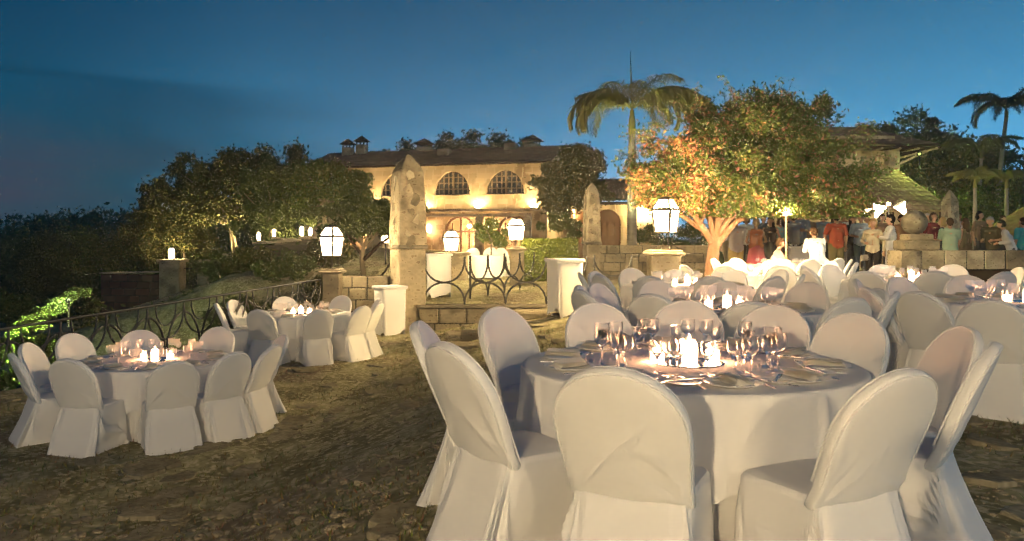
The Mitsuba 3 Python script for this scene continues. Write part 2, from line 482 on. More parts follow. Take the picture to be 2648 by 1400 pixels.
w3 = thing('stone_wall', 'long low garden wall with pale pilaster stones behind the big lantern', 'wall')
masonry(w3, (2.55, 27.0), (8.2, 27.0), .1, 1.28, .4, .30, (.4, .8), ['block_1', 'block_0'], .02)
for x in (2.68, 3.98, 4.95):
    part(w3, 'pilaster', moved(bevel_box(.42, .12, .75, .02), (x, 26.70, .1)), 'block_2')

w4 = thing('stone_wall', 'squat rubble planter wall just left of the tall obelisk', 'wall')
masonry(w4, (-4.0, 19.0), (-2.85, 18.9), -.8, .60, .5, .28, (.3, .5), ['block_0', 'block_1'], .02)

# broad shallow steps between the two levels
st = thing('stone_steps', 'broad worn stone steps in the turf between the lower and the upper terrace', 'steps')
for k, (x, y, w, d_, z) in enumerate([(-.75, 16.9, 1.25, .8, -.56), (-.35, 15.6, 1.3, .8, -.40), (.10, 16.4, 1.2, .9, -.27), (.62, 17.0, 1.25, .9, -.12), (-.55, 14.2, 1.4, .7, -.47)]):
    v, f = bevel_box(w, d_, .16, .03)
    v = v + .03 * (meshkit.fbm(v * 3 + k, 2, k)[:, None] - .5)
    part(st, 'step', moved((v, f), (x, y, z - .10), 8 - 5 * k), B3[k % 3])

# ------------------------------------------------------------------ obelisks, stone ball
def facet_stone(w, h, r, seed, th):
    a = np.sort(r.uniform(0, 2 * np.pi, 8))
    q = np.stack([np.cos(a) * w * r.uniform(.75, 1.1, 8), np.sin(a) * h * r.uniform(.75, 1.1, 8)], -1)
    hull = shapely.MultiPoint(q).convex_hull.buffer(.012, 2).simplify(.006)
    o = np.array(hull.exterior.coords)[:-1]
    n = len(o)
    v = np.vstack([np.c_[o, np.zeros(n)], np.c_[o * .96, np.full(n, th * .75)], np.c_[o * .82, np.full(n, th)], [[0, 0, th * 1.1]]])
    k = np.arange(n)
    f = np.vstack([grid_faces(3, n, True), np.stack([2 * n + k, 2 * n + (k + 1) % n, k * 0 + 3 * n], 1)])
    return v, f


def obelisk(label, x, y, zb, w, h, deg, seed, ped=None, stones=7):
    t = thing('obelisk', label, 'obelisk', 'coral stone obelisks')
    r = np.random.default_rng(seed)
    lv = [(0, .5), (.02, .5), (.40, .462), (.78, .415), (.80, .41), (.88, .30), (.95, .16), (.985, .075), (1.0, .01)]
    ring, rows = [], []
    for tt, hw in lv:
        m = []
        for cx, cy in ((-1, -1), (1, -1), (1, 1), (-1, 1)):
            for e in ((.86, 1), (1, .86)) if cx * cy < 0 else ((1, .86), (.86, 1)):
                m.append((cx * e[0], cy * e[1]))
        q = np.array(m)
        rows.append(np.c_[q * hw * w, np.full(8, tt * h)])
    # order corners round the outline, then subdivide and roughen the faces
    ang = np.argsort(np.arctan2(rows[1][:, 1], rows[1][:, 0]))
    v = np.vstack([row[ang] for row in rows]); f = grid_faces(len(rows), 8, True)
    msh = trimesh.Trimesh(v, f).subdivide().subdivide()
    vv = np.array(msh.vertices)
    n_ = np.array(msh.vertex_normals)
    vv = vv + n_ * (.035 * w / .7 * (meshkit.fbm(vv * 7 + seed, 3, seed) - .5))[:, None]
    M = at(x, y, zb, deg)
    part(t, 'shaft', (vv, msh.faces), 'coral_stone', 35, M=M)
    for face in range(4):
        for k in range(stones):
            tt = (k + r.uniform(.2, .8)) / stones * .78
            hw = np.interp(tt, [0, .8], [.5, .41]) * w
            off = r.uniform(-.36, .36) * hw
            sz = r.uniform(.10, .17) * h / stones * 3.4
            c = np.array([off, -hw + .004, tt * h])
            m = T4().translate([float(x), float(y), float(zb)]).rotate([0, 0, 1], deg + 90 * face).translate(c.tolist()).rotate([1, 0, 0], 90 - math.degrees(math.atan2(.085 * w, h * .8)))
            part(t, 'stone', facet_stone(min(sz * .8, hw * .42), sz, r, k, .014 * w / .7), 'block_1' if r.random() < .7 else 'block_2', 40, M=m)
    if ped:
        pw, pz = ped
        part(t, 'pedestal', moved(bevel_box(pw, pw, zb - pz - .09, .03), (x, y, pz), deg), 'coral_stone')
        part(t, 'plinth', moved(bevel_box(pw * 1.12, pw * 1.12, .10, .025), (x, y, zb - .092), deg), 'grey_stone')
    return t


obelisk('tallest weathered stone obelisk on a pedestal at the left end of the iron railing', -2.43, 18.75, 1.32, .72, 2.12, 28, 2, (.66, -.85))
obelisk('pale obelisk on the garden wall between the hedge and the royal palm', 2.68, 27.0, 1.38, .52, 1.98, 12, 6, (.5, .1), 6)
obelisk('obelisk behind the guests at the far right, beside the stone ball', 13.08, 24.0, 1.15, .42, 1.78, 20, 9, (.5, .1), 6)

t = thing('stone_ball', 'large round stone ball on a stepped block on the right wall', 'stone ball')
sp = trimesh.creation.icosphere(subdivisions=4)
v = sp.vertices * (1 + .03 * (meshkit.fbm(sp.vertices * 5, 3, 4) - .5))[:, None]
part(t, 'ball', (v * .295 + [9.66, 19.3, 1.86], sp.faces), 'grey_stone', True)
part(t, 'base', moved(bevel_box(.60, .5, .15, .03), (9.64, 19.15, 1.43)), 'block_0')
part(t, 'base', moved(bevel_box(.86, .58, .235, .03), (9.62, 19.12, 1.20)), 'block_1')

# ------------------------------------------------------------------ iron railings
def hoop(p, q, ztop, zbot, up=False, n=15, flat=.0):
    a = np.linspace(0, np.pi, n)
    s = (1 - np.cos(a)) / 2
    z = (zbot + (ztop - zbot) * np.sin(a) ** .8) if up else (ztop - (ztop - zbot) * np.sin(a) ** .8)
    return np.c_[p[0] + (q[0] - p[0]) * s, p[1] + (q[1] - p[1]) * s, z]


def railing(label, p0, p1, zt0, zt1, height, mods, nested=False, split=.5, r=.018, posts=True):
    t = thing('iron_railing', label, 'railing')
    p0, p1 = np.asarray(p0, float), np.asarray(p1, float)
    g = lambda s: p0 + (p1 - p0) * s
    zt = lambda s: zt0 + (zt1 - zt0) * s
    if nested:
        part(t, 'top_rail', tube([(*g(s), zt(s)) for s in np.linspace(0, 1, 9)], .022, 8), 'iron', 40)
    for k in range(mods):
        a, b = g(k / mods), g((k + 1) / mods)
        c = (k + .5) / mods
        top, bot = zt(c) - .01, zt(c) - height
        mid = bot + (top - bot) * split
        if posts or k == 0:
            part(t, 'post', tube([(*a, bot - .03), (*a, zt(k / mods))], r * 1.25, 6), 'iron', 40)
        part(t, 'hanging_hoop', tube(hoop(a, b, top, mid if not nested else top - .60), r, 6), 'iron', 40)
        if nested:
            part(t, 'small_hoop', tube(hoop(g((k + .22) / mods), g((k + .78) / mods), top, top - .36), r * .8, 6), 'iron', 40)
            part(t, 'standing_hoop', tube(hoop(g((k + .5) / mods), g(min(1, (k + 1.5) / mods)), top - .16, bot - .05, True), r * 1.15, 6), 'iron', 40)
        else:
            part(t, 'standing_hoop', tube(hoop(a, b, mid, bot, True), r, 6), 'iron', 40)
    if posts:
        part(t, 'post', tube([(*p1, zt1 - height - .03), (*p1, zt1)], r * 1.25, 6), 'iron', 40)
    return t


railing('long dark iron railing with hanging loops along the left edge of the terrace', RA - RD * 5.5, (-4.25, 17.85), -.06, .56, 1.02, 16, True, .42, .017, False)
railing('wrought iron railing of open circles on the low stone wall', (-2.05, 18.64), (1.75, 18.75), 1.06, 1.06, 1.14, 4, False, .47, .022, False)
railing('short iron railing of narrow circles running back across the upper terrace', (-1.02, 19.6), (.62, 22.6), 1.05, 1.12, 1.05, 4, False, .42, .022, False)
railing('low iron railing with wide hoops in front of the garden wall', (2.1, 20.5), (3.0, 20.2), 1.06, 1.06, 1.05, 1, False, .5, .02)

# ------------------------------------------------------------------ lanterns
def frustum(r0, r1, z0, z1, sides=4):
    a = (np.arange(sides) + .5) * 2 * np.pi / sides
    k = 1 / math.cos(math.pi / sides)
    ring = lambda r, z: np.c_[np.cos(a) * r * k, np.sin(a) * r * k, np.full(sides, z)]
    return np.vstack([ring(r0, z0), ring(r1, z1)]), grid_faces(2, sides, True)


def lantern(label, x, y, z, deg, emit, s=1.0, weight=4, feet=.16, name='lantern', group='lit pier lanterns', sides=4):
    """z: the top of the pier it stands on."""
    t = thing(name, label, 'lantern', group)
    M = at(x, y, z, deg, s)
    zb = feet
    a = (np.arange(sides) + .5) * 2 * np.pi / sides
    k = 1 / math.cos(math.pi / sides)
    b = zb + .03
    part(t, 'lower_glass', frustum(.155, .205, b, b + .47, sides), 'glow', M=M, emit=emit, weight=weight)
    part(t, 'upper_glass', frustum(.20, .105, b + .49, b + .68, sides), 'glow', M=M, emit=emit, weight=weight * .4)
    for q in a:
        c = np.array([math.cos(q), math.sin(q)]) * k
        part(t, 'corner_bar', tube([(*c * .16, b - .01), (*c * .211, b + .475)], .027, 6), 'dark_bronze', M=M)
        part(t, 'corner_bar', tube([(*c * .207, b + .485), (*c * .11, b + .685)], .022, 6), 'dark_bronze', M=M)
        part(t, 'foot', tube([(*c * .15, zb + .01), (*c * .09, zb * .62), (*c * .12, zb * .30), (*c * .19, .035), (*c * .22, .012)], .013, 6), 'dark_bronze', 60, M=M)
    part(t, 'shoulder_ring', cat_(frustum(.222, .222, b + .445, b + .500, sides), frustum(.20, .222, b + .445, b + .445, sides)), 'dark_bronze', M=M)
    part(t, 'base_plate', cat_(frustum(.17, .17, zb, zb + .026, sides), frustum(.0, .17, zb + .026, zb + .026, sides), frustum(.17, .0, zb, zb, sides)), 'dark_bronze', M=M)
    part(t, 'cap', cat_(frustum(.125, .09, b + .68, b + .72, sides), frustum(.09, .02, b + .72, b + .76, sides), frustum(.10, .125, b + .68, b + .68, sides)), 'dark_bronze', M=M)
    return t


def pier(label, x, y, z0, z1, w, deg=0.0, m='coral_stone', cap=.10, over=.16):
    t = thing('stone_pier', label, 'pier', 'stone piers that carry lanterns')
    v, f = bevel_box(w, w, z1 - z0 - cap, .02)
    part(t, 'shaft', moved((v, f), (x, y, z0), deg), m)
    part(t, 'cap', moved(bevel_box(w + over, w + over, cap * .55, .02), (x, y, z1 - cap), deg), 'coral_stone')
    part(t, 'cap_step', moved(bevel_box(w + over * .4, w + over * .4, cap * .45, .015), (x, y, z1 - cap * .45 - .001), deg), 'coral_stone')
    return t


pier('broad stone pier under the brightest lantern, beside the flowering tree', 3.02, 16.0, -.1, 1.24, .58, 0)
lantern('brightest and nearest lantern on a broad pier left of the flowering tree', 3.06, 16.0, 1.24, 52, LANTERN_NEAR, .93, 10, .36)
pier('stone pier at the far end of the left railing', -4.02, 18.0, -.8, .80, .38, 0)
lantern('lantern on the pier at the far end of the left railing', -4.04, 18.0, .80, 63, LANTERN_LOW, .90, 5, .30)
pier('stone pier behind the iron railing, left of the clipped hedge', .15, 23.6, .1, 1.24, .42, 0)
lantern('lantern on the pier between the railing and the clipped hedge',   .12, 23.6, 1.24, 51, LANTERN, .86, 4, .22)
pier('low pier seen just above the railing, in front of the arched doorway', -1.9, 25.5, .1, 1.05, 1.0, 0, 'coral_stone', .08, .16)
lantern('lantern in front of the lit arched doorway of the long house', -1.93, 25.5, 1.05, 55, [.7 * c for c in LANTERN_LOW], .87, 3, .04)


def small_lamp(label, x, y, z, h, w=.13, post=0.0, emit=SMALL_LAMP, weight=.4):
    t = thing('garden_lamp', label, 'lamp', 'small lit garden lamps')
    M = at(x, y, z)
    if post:
        part(t, 'post', tube([(0, 0, -post), (0, 0, .01)], .025, 6), 'iron', 40, M=M)
    part(t, 'glass', lathe([(w * .38, .02), (w * .5, h * .35), (w * .5, h * .7), (w * .3, h * .92)], 10), 'glow', M=M, emit=emit, weight=weight)
    part(t, 'base', lathe([(0, .022), (w * .6, .02), (w * .6, 0), (0, 0)], 10), 'dark_bronze', M=M)
    part(t, 'cap', lathe([(w * .42, h * .92), (w * .42, h * .96), (0, h * 1.06)], 10), 'dark_bronze', M=M)


# two bare bulbs on posts behind the camera: they light the backs of the near chairs and throw the crisp chair shadows
small_lamp('bare bulb on a post behind the camera at left', -2.1, -4.0, 2.12, .18, .14, 2.3, BULB_BACK, 9)
small_lamp('bare bulb on a tall post behind the camera at right', 3.0, -4.2, 3.3, .18, .14, 3.4, [.42 * c for c in BULB_BACK], 5)
small_lamp('small lamp on a thin post left of the tall obelisk', -4.25, 27.0, 1.32, .30, .24, 1.4)

# ------------------------------------------------------------------ left retaining walls with lamps
def low_wall(label, pts, thick, zbot, mats, course, lens, coping=.08, over=.10):
    """pts: (x, y, ztop) corner points; stones in courses, a pale coping on top."""
    t = thing('retaining_wall', label, 'wall')
    for (x0, y0, z0), (x1, y1, z1) in zip(pts, pts[1:]):
        masonry(t, (x0, y0), (x1, y1), zbot, min(z0, z1) - coping - .003, thick, course, lens, mats, .03)
        L = math.dist((x0, y0), (x1, y1)); deg = math.degrees(math.atan2(y1 - y0, x1 - x0))
        v, f = bevel_box(L + .04, thick + over, coping, .015)
        v = v + np.c_[v[:, :1] * 0, v[:, :1] * 0, v[:, :1] / L * (z1 - z0)]
        part(t, 'coping', moved((v, f), ((x0 + x1) / 2, (y0 + y1) / 2, (z0 + z1) / 2 - coping), deg), 'coral_stone')
    return t


rw = low_wall('dark stone retaining wall with a pale lit coping at the far left', [(-19.6, 38.6, -.10), (-16.4, 38.0, -.02)], .5, -2.2, [mat('red_brick', dif(.13, .065, .048)), mat('dark_brick', dif(.10, .06, .045))], .36, (.5, 1.0))
part(rw, 'end_pier', moved(bevel_box(.95, .8, 2.6, .03), (-16.05, 38.0, -2.2)), 'coral_stone')
part(rw, 'pier_cap', moved(bevel_box(1.15, 1.0, .14, .02), (-16.05, 38.0, .402)), 'coral_stone')
small_lamp('lamp on the pier at the end of the far left wall', -16.1, 38.0, .545, .56, .27, 0, [2.2 * c for c in SMALL_LAMP])
for i, (x, y, z) in enumerate([(-14.6, 38.0, .42), (-13.35, 38.0, .72)]):
    tp = thing('stone_post', ['stone post between iron fence panels, the lower one, on the left slope', 'stone post between iron fence panels, the upper one, on the left slope'][i], 'post')
    part(tp, 'shaft', moved(bevel_box(.42, .42, z + 2.2, .02), (x, y, -2.2)), 'coral_stone')
    part(tp, 'cap', moved(bevel_box(.54, .54, .09, .02), (x, y, z + .002)), 'coral_stone')
for lab, x0, x1, z in (('iron bar fence on the left slope between the wall lamp and the lower post', -15.5, -14.85, .10), ('iron bar fence on the left slope between the two stone posts', -14.35, -13.6, .40)):
    tf = thing('bar_fence', lab, 'fence')
    part(tf, 'rail', tube([(x0, 38, z), (x1, 38, z)], .025, 5), 'iron')
    part(tf, 'kerb', moved(bevel_box(x1 - x0, .4, .22, .02), ((x0 + x1) / 2, 38, z - 1.22)), 'coral_stone')
    for x in np.arange(x0 + .1, x1, .16):
        part(tf, 'bar', tube([(x, 38, z - 1.0), (x, 38, z)], .014, 4), 'iron')
low_wall('stepped stone wall with a lit coping climbing the left slope to the house', [(-9.15, 28.4, 1.36), (-7.65, 29.0, 1.48)], .45, -.6, ['dark_wall_stone'], .24, (.5, .9))
small_lamp('lamp on the lower end of the stepped wall on the left slope', -8.95, 28.4, 1.40, .33, .13)
low_wall('short lit wall higher up the left slope', [(-8.9, 30.0, 1.55), (-8.1, 30.2, 1.50)], .45, -.2, ['dark_wall_stone'], .24, (.5, .9))
small_lamp('lamp above the short wall high on the left slope', -8.88, 30.0, 1.565, .30, .14)
low_wall('wall with two lamps close to the left end of the house', [(-7.95, 30.0, 1.56), (-6.9, 30.3, 1.60)], .45, -.2, ['dark_wall_stone'], .24, (.5, .9))
small_lamp('left one of the two lamps near the left end of the house', -7.85, 30.0, 1.575, .40, .15)
small_lamp('right one of the two lamps near the left end of the house', -7.55, 30.1, 1.585, .34, .13)

# ------------------------------------------------------------------ the long house
HX, HY, HDEG = 1.95, 46.0, 163.9                       # right end of the front; local x runs to the left along it, local y away from us
hm = T4().translate([HX, HY, 0]).rotate([0, 0, 1], HDEG).scale([1, -1, 1])
HA = math.radians(HDEG)


def hpt(x, y, z):
    """house coordinates to the place"""
    return np.array([HX + x * math.cos(HA) + y * math.sin(HA), HY + x * math.sin(HA) - y * math.cos(HA), z])


def hmesh(m):
    v, f = vf(m)
    return np.stack([HX + v[:, 0] * math.cos(HA) + v[:, 1] * math.sin(HA), HY + v[:, 0] * math.sin(HA) - v[:, 1] * math.cos(HA), v[:, 2]], 1), f[:, ::-1]


def half_round(cx, zb, w, h, n=20):
    a = np.linspace(0, np.pi, n)
    return np.c_[cx + w / 2 * np.cos(a), zb + h * np.sin(a)]


house = thing('long_house', 'long two storey stone house with arched windows under a tiled roof', 'house')
HL, HZ0, HEAVE, HD = 15.6, 0.2, 5.86, 7.5
UP = [(2.45, 4.13, 2.28, 1.38), (5.72, 4.13, 2.22, 1.38), (9.2, 4.13, 2.22, 1.38), (12.6, 4.13, 2.2, 1.38)]
DOWN = [(1.95, .55, 2.0, 2.35), (5.25, .55, 1.95, 2.35), (8.8, .55, 1.9, 2.3), (12.2, .55, 1.9, 2.3)]


def arch_poly(c, jamb=0.0):
    cx, zb, w, h = c
    if jamb:
        return Polygon(np.vstack([[(cx + w / 2, zb)], half_round(cx, zb + h - w / 2, w, w / 2), [(cx - w / 2, zb)]]))
    return Polygon(half_round(cx, zb, w, h))


wall = Polygon([(0, HZ0), (HL, HZ0), (HL, HEAVE), (0, HEAVE)])
for c in UP:
    wall = wall.difference(arch_poly(c))
for c in DOWN:
    wall = wall.difference(arch_poly(c, 1))


def slab(poly, y0, y1):
    v, f = extrude(poly, y1 - y0)
    return hmesh((np.stack([v[:, 0], v[:, 2] + y0, v[:, 1]], 1), f[:, ::-1]))


part(house, 'front_wall', slab(wall, 0, .45), 'facade_stone')
part(house, 'side_wall', hmesh(moved(bevel_box(.4, HD - .5, HEAVE - HZ0, .01), (.2, HD / 2 + .24, HZ0))), 'facade_stone')
part(house, 'side_wall', hmesh(moved(bevel_box(.4, HD - .5, HEAVE - HZ0, .01), (HL - .2, HD / 2 + .24, HZ0))), 'facade_stone')
part(house, 'rear_wall', hmesh(moved(bevel_box(HL, .4, HEAVE - HZ0, .01), (HL / 2, HD + .2, HZ0))), 'facade_stone')
part(house, 'upper_floor', hmesh(moved(bevel_box(HL - .9, HD - .9, .2, .01), (HL / 2, HD / 2 + .2, 3.35))), 'dark_timber')
for i, c in enumerate(UP):
    cx, zb, w, h = c
    wd = part(house, 'window', slab(arch_poly(c).buffer(.02).difference(Polygon(half_round(cx, zb + .06, w - .14, h - .12))), .20, .27), 'dark_timber')
    part(wd, 'pane', slab(arch_poly((cx, zb, w, h)), .26, .265), 'pane_glass')
    bars = []
    inner = Polygon(half_round(cx, zb + .06, w - .12, h - .10))
    for q in np.arange(-w / 2 + .2, w / 2, .30):
        bars.append(inner.intersection(sbox(cx + q - .032, zb, cx + q + .032, zb + h)))
    for z in (zb + .34, zb + .70, zb + 1.04):
        bars.append(inner.intersection(sbox(cx - w, z - .03, cx + w, z + .03)))
    bars.append(inner.intersection(sbox(cx - .06, zb, cx + .06, zb + h)))
    u = shapely.union_all(bars)
    part(wd, 'glazing_bar', cat_(*[slab(g, .18, .235) for g in getattr(u, 'geoms', [u])]), 'grey_timber')
    part(wd, 'sill', hmesh(moved(bevel_box(w + .1, .30, .07, .015), (cx, .10, zb - .071))), 'coral_stone')
for i, c in enumerate(DOWN):
    cx, zb, w, h = c
    out = arch_poly(c, 1)
    dw = part(house, 'doorway', slab(out.buffer(.015).difference(arch_poly((cx, zb - .1, w - .22, h - .02), 1)), .16, .26), 'red_timber')
    bars = [arch_poly((cx, zb, w - .2, h - .1), 1).intersection(b_) for b_ in (sbox(cx - .05, zb, cx + .05, zb + h), sbox(cx - w, zb + 1.35, cx + w, zb + 1.45), sbox(cx - w * .27 - .03, zb, cx - w * .27 + .03, zb + 1.9), sbox(cx + w * .27 - .03, zb, cx + w * .27 + .03, zb + 1.9))]
    u = shapely.union_all(bars)
    part(dw, 'frame', cat_(*[slab(g, .19, .24) for g in getattr(u, 'geoms', [u])]), 'red_timber')
# ledge over the ground floor on corbels, and the porch beam below it
part(house, 'ledge', hmesh(moved(bevel_box(HL - .2, .62, .14, .02), (HL / 2 - .1, -.315, 3.10))), 'coral_stone')
part(house, 'porch_beam', hmesh(moved(bevel_box(7.2, .22, .16, .02), (4.3, -.75, 2.80))), 'coral_stone')
for x in (.9, 3.75, 7.7):
    pc = part(house, 'porch_pillar', hmesh(moved(bevel_box(.42, .42, 2.59, .03), (x, -.75, .2))), 'coral_stone')
for i, (x, z) in enumerate(((4.02, 1.95), (3.35, 2.05), (7.35, 2.0))):  # last two are added to brighten the ground floor wall
    tl = thing('wall_lantern', ['small lantern on the wall right of the lit arched doorway of the long house', 'small lantern added to light the wall left of the right ground floor arch', 'small lantern added to light the wall left of the arched doorway, beside the tall obelisk'][i], 'lantern')
    p = hpt(x, -.20, z)
    part(tl, 'glass', moved(lathe([(.05, 0), (.075, .05), (.075, .20), (.04, .26)], 10), p), 'glow', emit=INDOOR, weight=.8)
    part(tl, 'cap', moved(lathe([(.09, .26), (.05, .31), (0, .34)], 10), p), 'dark_bronze')
    part(tl, 'bracket', tube([p + [0, 0, .3], hpt(x, -.02, z + .34)], .012, 5), 'iron')
# interior back wall, lit
part(house, 'inner_wall', hmesh(moved(bevel_box(HL - 1, .1, 2.8, .005), (HL / 2, 3.4, .4))), 'facade_stone')
for x, z, w_ in ((5.4, 2.3, 'high up behind the lit arched doorway'), (4.75, 1.9, 'low behind the right half of the lit arched doorway'), (2.4, 2.1, 'behind the right ground floor arch'), (9.1, 2.2, 'behind the arch hidden by the tall obelisk'), (11.8, 2.2, 'high behind the leftmost ground floor arch'), (12.6, 1.9, 'low behind the leftmost ground floor arch')):
    tl = thing('indoor_lamp', f'warm lamp {w_} of the long house', 'lamp', 'lamps inside the long house')
    p = hpt(x, 2.2, z)
    part(tl, 'globe', moved(trimesh.creation.icosphere(subdivisions=2, radius=.11), p), 'glow', True, emit=INDOOR, weight=.6)
    part(tl, 'rod', tube([p + [0, 0, .1], [p[0], p[1], 3.34]], .01, 5), 'iron')

# roof: corrugated barrel tiles, joined because each is under a pixel or two
def tiled(t, name, corners, pitch=.24, rows=.38, amp=.045, mt='tile_roof'):
    """corners: eave left, eave right, ridge right, ridge left"""
    a, b, c, d = map(np.asarray, corners)
    W, H = np.linalg.norm(b - a), np.linalg.norm(d - a)
    nu, nv = int(W / pitch) * 6, max(2, int(H / rows)) * 2
    u = np.linspace(0, 1, nu + 1)
    rows_ = []
    for k in range(nv // 2 + 1):
        rows_ += [k / (nv // 2)] * 2 if 0 < k < nv // 2 else [k / (nv // 2)]
    nrm = np.cross(b - a, d - a); nrm = nrm / np.linalg.norm(nrm) * (1 if np.cross(b - a, d - a)[2] > 0 else -1)
    vs = []
    for i, r_ in enumerate(rows_):
        p = (a + (b - a) * u[:, None]) * (1 - r_) + (d + (c - d) * u[:, None]) * r_
        step = .03 if i % 2 == 0 else 0.0
        vs.append(p + nrm * (amp * np.abs(np.sin(u * np.pi * W / pitch))[:, None] + step))
    return part(t, name, (np.vstack(vs), grid_faces(len(rows_), nu + 1)), mt, 35, stuff=True)


RZ = 7.3
tiled(house, 'roof_tiles', [hpt(-.3, -.45, HEAVE - .08), hpt(HL + .3, -.45, HEAVE - .08), hpt(HL + .3, HD / 2 + .3, RZ), hpt(-.3, HD / 2 + .3, RZ)])
tiled(house, 'roof_tiles', [hpt(-.3, HD + .9, HEAVE - .08), hpt(HL + .3, HD + .9, HEAVE - .08), hpt(HL + .3, HD / 2 + .3, RZ - .01), hpt(-.3, HD / 2 + .3, RZ - .01)])
part(house, 'eaves_board', hmesh(moved(bevel_box(HL + .5, .38, .09, .01), (HL / 2, -.2, HEAVE + .001))), 'dark_timber')
part(house, 'gable', hmesh((np.array([(0.05, .3, HEAVE), (0.05, HD, HEAVE), (0.05, HD / 2 + .3, RZ - .12), (.3, .3, HEAVE), (.3, HD, HEAVE), (.3, HD / 2 + .3, RZ - .12)]), np.array([[0, 1, 2], [3, 5, 4], [0, 3, 4], [0, 4, 1], [1, 4, 5], [1, 5, 2], [2, 5, 3], [2, 3, 0]]))), 'facade_stone')


def chimney(x, y, z0, z1, w, hood=True):
    c = part(house, 'chimney', hmesh(moved(bevel_box(w, w, z1 - z0, .03), (x, y, z0))), 'coral_stone')
    if hood:
        v = np.array([(-1, -1, 0), (1, -1, 0), (1, 1, 0), (-1, 1, 0), (0, 0, 1.0)]) * [w * .72, w * .72, .42]
        part(c, 'hood', hmesh((v + [x, y, z1 + .20], np.array([[0, 1, 4], [1, 2, 4], [2, 3, 4], [3, 0, 4], [0, 2, 1], [0, 3, 2]]))), 'dark_timber')
        for i, j in ((-1, -1), (1, -1), (1, 1), (-1, 1)):
            part(c, 'hood_post', hmesh(tube([(x + i * w * .4, y + j * w * .4, z1 - .02), (x + i * w * .4, y + j * w * .4, z1 + .22)], .05, 5)), 'dark_timber')


chimney(1.95, 4.4, 6.7, 7.50, .9); chimney(3.15, 3.6, 6.6, 7.5, .7, False); chimney(7.2, 2.6, 6.3, 7.15, .75, False)
chimney(9.2, 4.2, 6.7, 7.5, .85); chimney(13.4, 3.6, 6.8, 7.75, .62); chimney(14.25, 3.3, 6.7, 7.55, .62)
# uplights standing on the ledge
for i, x in enumerate((7.25, 4.05, .75, 10.6, 13.7)):
    tu = thing('wall_uplight', ['uplight on the ledge right of the tall obelisk', 'uplight on the ledge between the two upper arched windows', 'uplight at the right end of the ledge on the long house', 'uplight on the ledge just left of the tall obelisk', 'uplight at the left end of the long house, glowing through branches'][i], 'lamp', 'uplights on the long house')
    p = hpt(x, -.40, 3.242)
    part(tu, 'bulb', moved(trimesh.creation.icosphere(subdivisions=2, radius=.085), p + [0, 0, .10]), 'glow', True, emit=UPLIGHT, weight=2)
    part(tu, 'dish', moved(lathe([(.03, 0), (.12, .03), (.15, .10), (.14, .10), (.11, .04), (.0, .02)], 12), p), 'dark_bronze')

# ------------------------------------------------------------------ low wing to the right of the house
wing = thing('side_wing', 'low lit wing with an arched door and a lean-to roof right of the long house', 'building')
pw = Polygon([(1.75, .2), (7.4, .2), (7.4, 3.35), (1.75, 3.35)])
WD = [(4.75, .35, 1.35, 2.62), (3.2, .35, 1.3, 2.6)]
for c in WD:
    pw = pw.difference(arch_poly(c, 1))
v, f = upright(extrude(pw, .3))
part(wing, 'wall', (v + [0, 40.3, 0], f), 'facade_stone')
for c in WD:
    v, f = upright(extrude(arch_poly(c, 1), .06))
    dr_ = part(wing, 'door', (v + [0, 40.26, 0], f), 'red_timber')
    for k in range(4):
        x = c[0] - .48 + .32 * k
        part(dr_, 'panel', moved(bevel_box(.22, .04, .9, .01), (x, 40.18, .6)), 'red_timber')
        part(dr_, 'panel', moved(bevel_box(.22, .04, .75, .01), (x, 40.18, 1.62)), 'red_timber')
part(wing, 'downpipe', tube([(3.13 - .02, 39.9, .3), (3.11, 39.9, 3.3)], .07, 8), 'coral_stone', 40)
tiled(wing, 'roof_tiles', [(1.4, 39.3, 3.32), (7.9, 39.3, 3.32), (7.9, 43.6, 4.75), (1.4, 43.6, 4.75)])
part(wing, 'fascia', moved(bevel_box(6.4, .12, .14, .01), (4.65, 39.42, 3.18)), 'dark_timber')
for i, (x, z, h) in enumerate([(2.19, 2.72, .48), (2.66, 2.72, .5), (6.55, 2.7, .5)]):
    tw = thing('porch_lantern', ['left one of the pair of lanterns hanging under the eaves of the low wing', 'right one of the pair of lanterns hanging under the eaves of the low wing', 'lantern hanging on the low wing behind the brightest pier lantern'][i], 'lantern')
    part(tw, 'glass', lathe([(.10, 0), (.15, .06), (.15, h - .08), (.09, h)], 10), 'glow', M=at(x, 39.6, z), emit=PORCH, weight=1)
    part(tw, 'cap', lathe([(.16, h), (.12, h + .04), (0, h + .1)], 10), 'dark_bronze', M=at(x, 39.6, z))
    part(tw, 'bracket', tube([(x, 39.6, z + h + .08), (x, 39.6, 3.2)], .012, 5), 'iron')

# ------------------------------------------------------------------ house at the right, behind the flowering tree
rh = thing('tiled_pavilion', 'stone pavilion with two tiled roofs behind the flowering tree at right', 'house')
part(rh, 'wall', moved(bevel_box(4.6, 5.0, 2.3, .02), (12.95, 34.5, 3.3)), 'facade_stone')
tiled(rh, 'upper_roof', [(10.2, 31.1, 5.10), (16.6, 31.1, 5.10), (14.9, 34.4, 6.25), (10.2, 34.4, 6.25)])
tiled(rh, 'upper_roof', [(16.6, 31.1, 5.10), (16.6, 38, 5.10), (14.9, 35.5, 6.25), (14.9, 34.4, 6.25)])
part(rh, 'soffit', moved(bevel_box(6.4, 3.0, .08, .01), (13.4, 32.6, 5.0)), 'dark_timber')
for k in range(9):
    part(rh, 'rafter', tube([(10.8 + .7 * k, 31.0, 4.98), (10.8 + .7 * k, 32.6, 5.02)], .05, 4), 'coral_stone')
part(rh, 'brace', tube([(15.2, 32.1, 4.35), (16.3, 31.5, 4.95)], .05, 5), 'coral_stone')
part(rh, 'brace', tube([(15.2, 32.1, 4.65), (16.4, 31.3, 4.98)], .045, 5), 'coral_stone')
